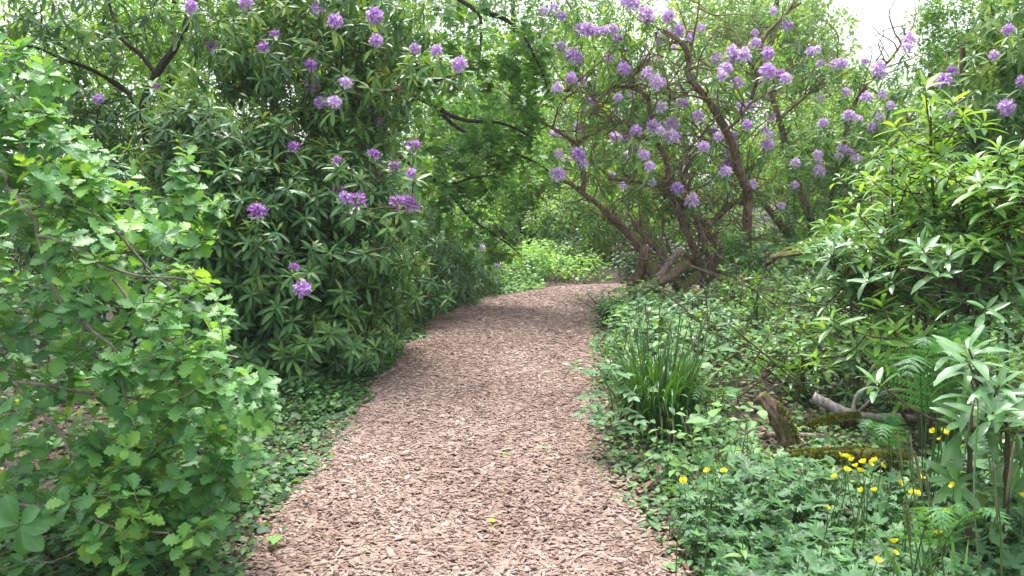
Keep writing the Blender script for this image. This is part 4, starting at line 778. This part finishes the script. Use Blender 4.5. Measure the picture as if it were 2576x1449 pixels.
# ferns
PIN = leaf_tpl(.42, lambda s: max(.1, 1-s**1.5), 1, .1, .1)
def frond(parent, base, tip, lift, mat, tint, wid=.24, n=14):
    L0 = np.linalg.norm(tip-base); c = base*.45+tip*.55; c[2] = tip[2]+lift*L0
    u = np.linspace(0, 1, n+9)[:, None]; C = (1-u)**2*base+2*u*(1-u)*c+u*u*tip; T = unit(np.gradient(C, axis=0)); L = L0*.85
    side = unit(np.cross(T, [0, 0, 1.])); up = np.cross(side, T)
    mb = MB(); mb.tubes(C, np.linspace(.0035, .001, len(C)), 4, tint=.4, mi=1); P = []; D = []; N = []; S = []
    for i in range(8, n+8):
        f = (i-8)/n; pl = L*wid*max(.06, (1-f)**.85*(1 if f > .12 else .75+2*f))
        for sg in (-1, 1):
            pd = unit(T[i]*.5+side[i]*sg-np.array([0, 0, .1])+rng.normal(0, .06, 3)); pl *= rng.uniform(.88, 1.08); q = np.linspace(.06, 1, 12)
            for u_ in q:
                o = C[i]+pd*pl*u_; o[2] -= .15*pl*u_*u_; w = (L*.66/n)*.5*(1-u_*.8)*(.4+.6*(1-f))+.002
                for s2_ in (-1, 1): P.append(o); D.append(unit(pd*.6+T[i]*s2_)); N.append(up[i]+rng.normal(0, .12, 3)); S.append(w)
    P = np.array(P); mb.inst(PIN, frames(np.array(D), np.array(N)), P, np.array(S), np.clip(tint+rng.normal(0, .12, len(P)), 0, 1)); mb.build('frond', [mat, M['stem']], parent)
def fern(label, base, fr, mat, tint):
    t = thing('fern', label, 'fern', base, 'ferns in the right verge')
    for tip, lift in fr: frond(t, base, at(*tip), lift, mat, tint)
f1 = np.array([1.72, 3.2, .02])
fern('tall feathery fern standing before the upright rhododendron stems', f1, [((2320, 880, 2.95), .25), ((2405, 835, 3.1), .2), ((2480, 855, 2.95), .25), ((2280, 960, 2.8), .35), ((2535, 910, 2.9), .3), ((2420, 950, 2.7), .4)], M['fern'], .15)
f2 = np.array([1.75, 3.55, .02])
fern('flat fern frond stretched out over the fallen logs', f2, [((2165, 1090, 3.4), .4), ((2215, 1115, 3.25), .4), ((2240, 1070, 3.5), .4)], M['fern'], .2)
f3 = np.array([1.3, 2.5, .0])
fern('pale delicate fern among the lowest buttercups at the right', f3, [((2545, 1345, 2.2), .35), ((2440, 1310, 2.35), .35), ((2375, 1350, 2.2), .4)], M['fern'], .8)
f4 = gp(1800, 1075)
fern('yellow-green fern at the right side of the big tussock', f4, [((1715, 965, 4.9), .2), ((1795, 935, 4.9), .15), ((1870, 980, 4.9), .2), ((1850, 1010, 4.4), .3), ((1745, 1010, 4.4), .3)], M['fern'], .9)
# wild rose sapling at the verge
def rose():
    b = gp(1555, 1130); t = thing('rose_sapling', 'young wild rose with blue-green paired leaflets leaning over the path edge', 'sapling', b)
    C = trunk(t, [b, at(1545, 1060, 4.5), at(1535, 990, 4.45), at(1520, 950, 4.4)], .006, .003, M['stem'], 'stem', 6, 20)
    for (px, py, Y), i in (((1470, 1000, 4.3), 12), ((1590, 1000, 4.3), 14), ((1480, 940, 4.4), 17), ((1570, 945, 4.4), 18), ((1540, 925, 4.3), 19), ((1500, 1060, 4.2), 8), ((1610, 1060, 4.2), 9), ((1580, 1085, 4.2), 6), ((1460, 1040, 4.4), 10)):
        e = at(px, py, Y); ln = smooth_line(np.array([C[i], (C[i]+e)/2+np.array([0, 0, .03]), e]), 6); mb = MB(); mb.tubes(ln, np.full(6, .0015), 4, tint=.5, mi=1)
        d = unit(e-C[i]); sd = unit(np.cross(d, [0, 0, 1.])); P = []; D = []
        for k in (2, 3, 4, 5):
            for s in (-1, 1): P.append(ln[k]); D.append(d*.5+sd*s)
        P.append(e); D.append(d); P = np.array(P); mb.inst(OVA[0], frames(np.array(D), np.tile([0, -.3, 1.], (len(P), 1))+rng.normal(0, .15, (len(P), 3))), P, np.full(len(P), .06), rng.uniform(.3, .6, len(P))); mb.build('leaf', [M['butter'], M['stem']], t)
rose()
def willowherb(label, px, Y, top_py, n, L, tint, mat='herb'):
    top = at(px, top_py, Y); b = top.copy(); b[2] = 0; b[0] -= .02; t = thing('willowherb', label, 'wild plant', b, 'leafy weeds in the right verge'); C = trunk(t, [b, (b+top)/2+np.array([.015, 0, 0]), top], .004, .002, M['stem'], 'stem', 5, 20); mb = MB(); P = []; D = []
    for i in range(n):
        q = C[int(4+15*i/n)]; a = i*PI/2+rng.normal(0, .2)
        for s in (0, PI): P.append(q); D.append([math.cos(a+s), math.sin(a+s), .35-.3*(1-i/n)])
    P = np.array(P); lt = leaf_tpl(.18, ovate, 5, .3, .4); mb.inst(lt, frames(np.array(D), np.tile([0, -.1, 1.], (len(P), 1))+rng.normal(0, .1, (len(P), 3))), P, np.repeat(L*np.linspace(1.1, .55, n), 2), np.clip(tint+rng.normal(0, .1, len(P)), 0, 1)); mb.build('foliage', M[mat], t)
willowherb('pale leafy willowherb in the bottom right near the path edge', 1868, 2.75, 1355, 6, .12, .75)
willowherb('slim willowherb with yellow-green tip between tussock and stump', 1768, 4.3, 1045, 6, .09, .8)
willowherb('willowherb with paired leaves in front of the mossy log', 2035, 3.7, 1150, 4, .1, .7)
willowherb('upright willowherb just right of the rose sapling', 1685, 4.0, 1110, 5, .08, .6)
willowherb('small willowherb sprouting at the foot of the near stump', 1880, 4.2, 1085, 5, .09, .7)

# buttercups: one thing per plant, its flowers its parts
pet = leaf_tpl(.42, obov, 4, .25, -.35)
def cup_mesh(seed):
    r = np.random.default_rng(seed); mb = MB(); D = []; N = []
    for k in range(5):
        a = k*2*PI/5+r.normal(0, .08); D.append([math.cos(a), math.sin(a), .45+r.normal(0, .1)]); N.append([-math.cos(a)*.5, -math.sin(a)*.5, 1])
    mb.inst(pet, frames(np.array(D), np.array(N)), np.zeros((5, 3)), np.full(5, 1.0), r.random(5)); me = mb.mesh('petals', M['yellow'])
    mb = MB(); st = []
    for k in range(14): a = r.random()*2*PI; st.append([[0, 0, 0], [math.cos(a)*.15, math.sin(a)*.15, .2], [math.cos(a)*.26, math.sin(a)*.26, .38]])
    mb.tubes(np.array(st), np.tile([.05, .05, .06], (14, 1)), 4, tint=r.random(14)); return me, mb.mesh('stamens', M['yellowc'])
CUPS = [cup_mesh(i) for i in range(4)]
Z4 = lambda x, y: (2012.4+x/3.272, 1006.2+y/3.272)
BP = [('buttercup with three flowers nearest the mossy log', [Z4(335, 465), Z4(390, 482), Z4(433, 503)]), ('buttercup with four flowers topping the tall cluster', [Z4(525, 522), Z4(565, 530), Z4(622, 510), Z4(670, 547)]),
      ('buttercup with three flowers in the middle of the tall cluster', [Z4(462, 553), Z4(383, 585), Z4(493, 595)]), ('buttercup on a lone tall stem at the left of the tall cluster', [Z4(293, 640)]),
      ('buttercup with two flowers just below the tall cluster', [Z4(515, 750), Z4(615, 755)]), ('buttercup with one half-shut small flower low to the left of the cluster', [Z4(225, 890)]),
      ('buttercup with four flowers against the silvery rhododendron', [Z4(1100, 265), Z4(1173, 260), Z4(1215, 283), Z4(1155, 332)]), ('buttercup with one flower beside the hanging sedge spikes', [Z4(990, 647), Z4(820, 693)]),
      ('buttercup with a single flower right of the hanging sedge spikes', [Z4(1268, 712)]), ('buttercup with one ragged double-looking flower on the sedge spikes', [Z4(930, 768), Z4(960, 778)]), ('buttercup with two flowers above the pale delicate fern', [Z4(1218, 925), Z4(1095, 975)]),
      ('buttercup with a tilted flower among the broad sedge blades', [Z4(1145, 1110)]), ('buttercup with one open flower and one bud low in the leaves', [Z4(775, 1180), Z4(775, 1262)]), ('lowest buttercup of all, by the bottom edge', [Z4(633, 1330)]),
      ('buttercup cut by the right edge of the view', [Z4(1835, 800)]), ('buttercup pair far to the left by the mossy ground', [(1781, 1187), (1822, 1188)]), ('lone small buttercup closest to the path', [(1720, 1213)])]
for i, (lab, fl) in enumerate(BP):
    fl = [(a, b) for a, b in fl]; py = np.mean([b for a, b in fl]); Y = min(3.3, 1.02*FPX/(py-450)); P = np.array([at(a, b, Y+rng.normal(0, .04)) for a, b in fl])
    base = P.mean(0)+np.array([rng.normal(0, .04), .05, 0]); base[2] = .02; t = thing('buttercup', lab, 'buttercup', base, 'yellow buttercups in the right verge'); fork = base*.45+P.mean(0)*.55
    for j, p in enumerate(P):
        mb = MB(); mb.tubes(smooth_line(np.array([base, fork+rng.normal(0, .01, 3), p*.5+fork*.5+rng.normal(0, .012, 3), p]), 12), np.linspace(.0028, .0014, 12), 5, tint=.7); st = mb.build('stem', M['stem'], t)
        me, ms = CUPS[int(rng.integers(4))]; s = .019*rng.uniform(.85, 1.15)*(.6 if (i, j) in ((12, 1), (5, 0)) else 1); f = bpy.data.objects.new('flower', me); COL.objects.link(f); f.location = Vector(p.tolist()); f.scale = (s, s, s)
        f.rotation_euler = (rng.uniform(.1, .8), rng.normal(0, .35), rng.random()*6); attach(f, t)
        g = bpy.data.objects.new('stamens', ms); COL.objects.link(g); g.parent = f
def path_debris():
    n = 900; i = rng.integers(20, len(CLs)-40, n); P = np.c_[CLs[i]+rng.uniform(-.8, .8, (n, 2)), np.full(n, .056)]; e = rng.random(n) < .6; sx = rng.choice([-1, 1], n)
    P[e, 0] = CLs[i][e, 0]+(sx*rng.uniform(.5, .92, n))[e]; az = rng.random(n)*2*PI; k = (P[:, 1] > 2.3) & (P[:, 1] < 10.5); P = P[k]; az = az[k]; n = len(P)
    mb = MB(); mb.inst(OVA2[1], frames(np.stack([np.cos(az), np.sin(az), rng.normal(0, .15, n)], -1), np.c_[rng.normal(0, .25, (n, 2)), np.ones(n)]), P, rng.uniform(.012, .05, n), rng.random(n))
    tag(mb.build('leaf_crumbs', M['litter']), 'small dead leaf crumbs lying among the wood chips of the path', kind='stuff')
path_debris()
# fallen leaves on the path
def fallen(name, label, px, py, L, mat, tpl, tint, yaw):
    p = gp(px, py); p[2] = .062; mb = MB(); mb.inst(tpl, frames(np.array([[math.cos(yaw), math.sin(yaw), .05]]), np.array([[.1, -.2, 1.]])), p[None], np.array([L]), np.array([tint])); tag(mb.build(name, mat), label, 'leaf')
fallen('fallen_leaf', 'pale green fallen leaf lying on the wood chips', 1352, 1153, .085, M['rhodo_grey'], RHO[0], .9, .1)
fallen('fallen_leaf', 'yellow fallen leaf on the path near the bottom', 1228, 1346, .05, M['yellow'], OVA[0], .2, .6)
fallen('fallen_leaf', 'thin yellowish leaf on the wood chips left of the pale green one', 1255, 1166, .07, M['sun_tinted'], RHO[1], .8, .05)
fallen('fallen_leaf', 'bright green oak leaf lying on the left side of the path', 690, 1405, .09, M['oak'], OAK[0], .9, 1.8)

# thin volume added to imitate the pale bloom of the lens over the distance
def bloom_box():
    x0, x1, y0, y1, z0, z1 = -950., 950., -950., 950., -1.5, 60.
    v = [(x, y, z) for z in (z0, z1) for y in (y0, y1) for x in (x0, x1)]
    t = Tpl(v, [(0, 2, 3, 1), (4, 5, 7, 6), (0, 1, 5, 4), (2, 6, 7, 3), (0, 4, 6, 2), (1, 3, 7, 5)]); mb = MB(); mb.raw(t.v, t.L, t.Z, np.zeros(8), np.zeros(8))
    m = bpy.data.materials.new('bloom_haze'); m.use_nodes = True; n = m.node_tree; n.nodes.clear(); o = n.nodes.new('ShaderNodeOutputMaterial'); p = n.nodes.new('ShaderNodeVolumePrincipled')
    p.inputs['Color'].default_value = (.9, .95, .93, 1); p.inputs['Density'].default_value = BLOOM_DENSITY; n.links.new(p.outputs[0], o.inputs['Volume'])
    tag(mb.build('bloom_haze', m, smooth=False), None, kind='stuff')
BLOOM_DENSITY = .0013
bloom_box()
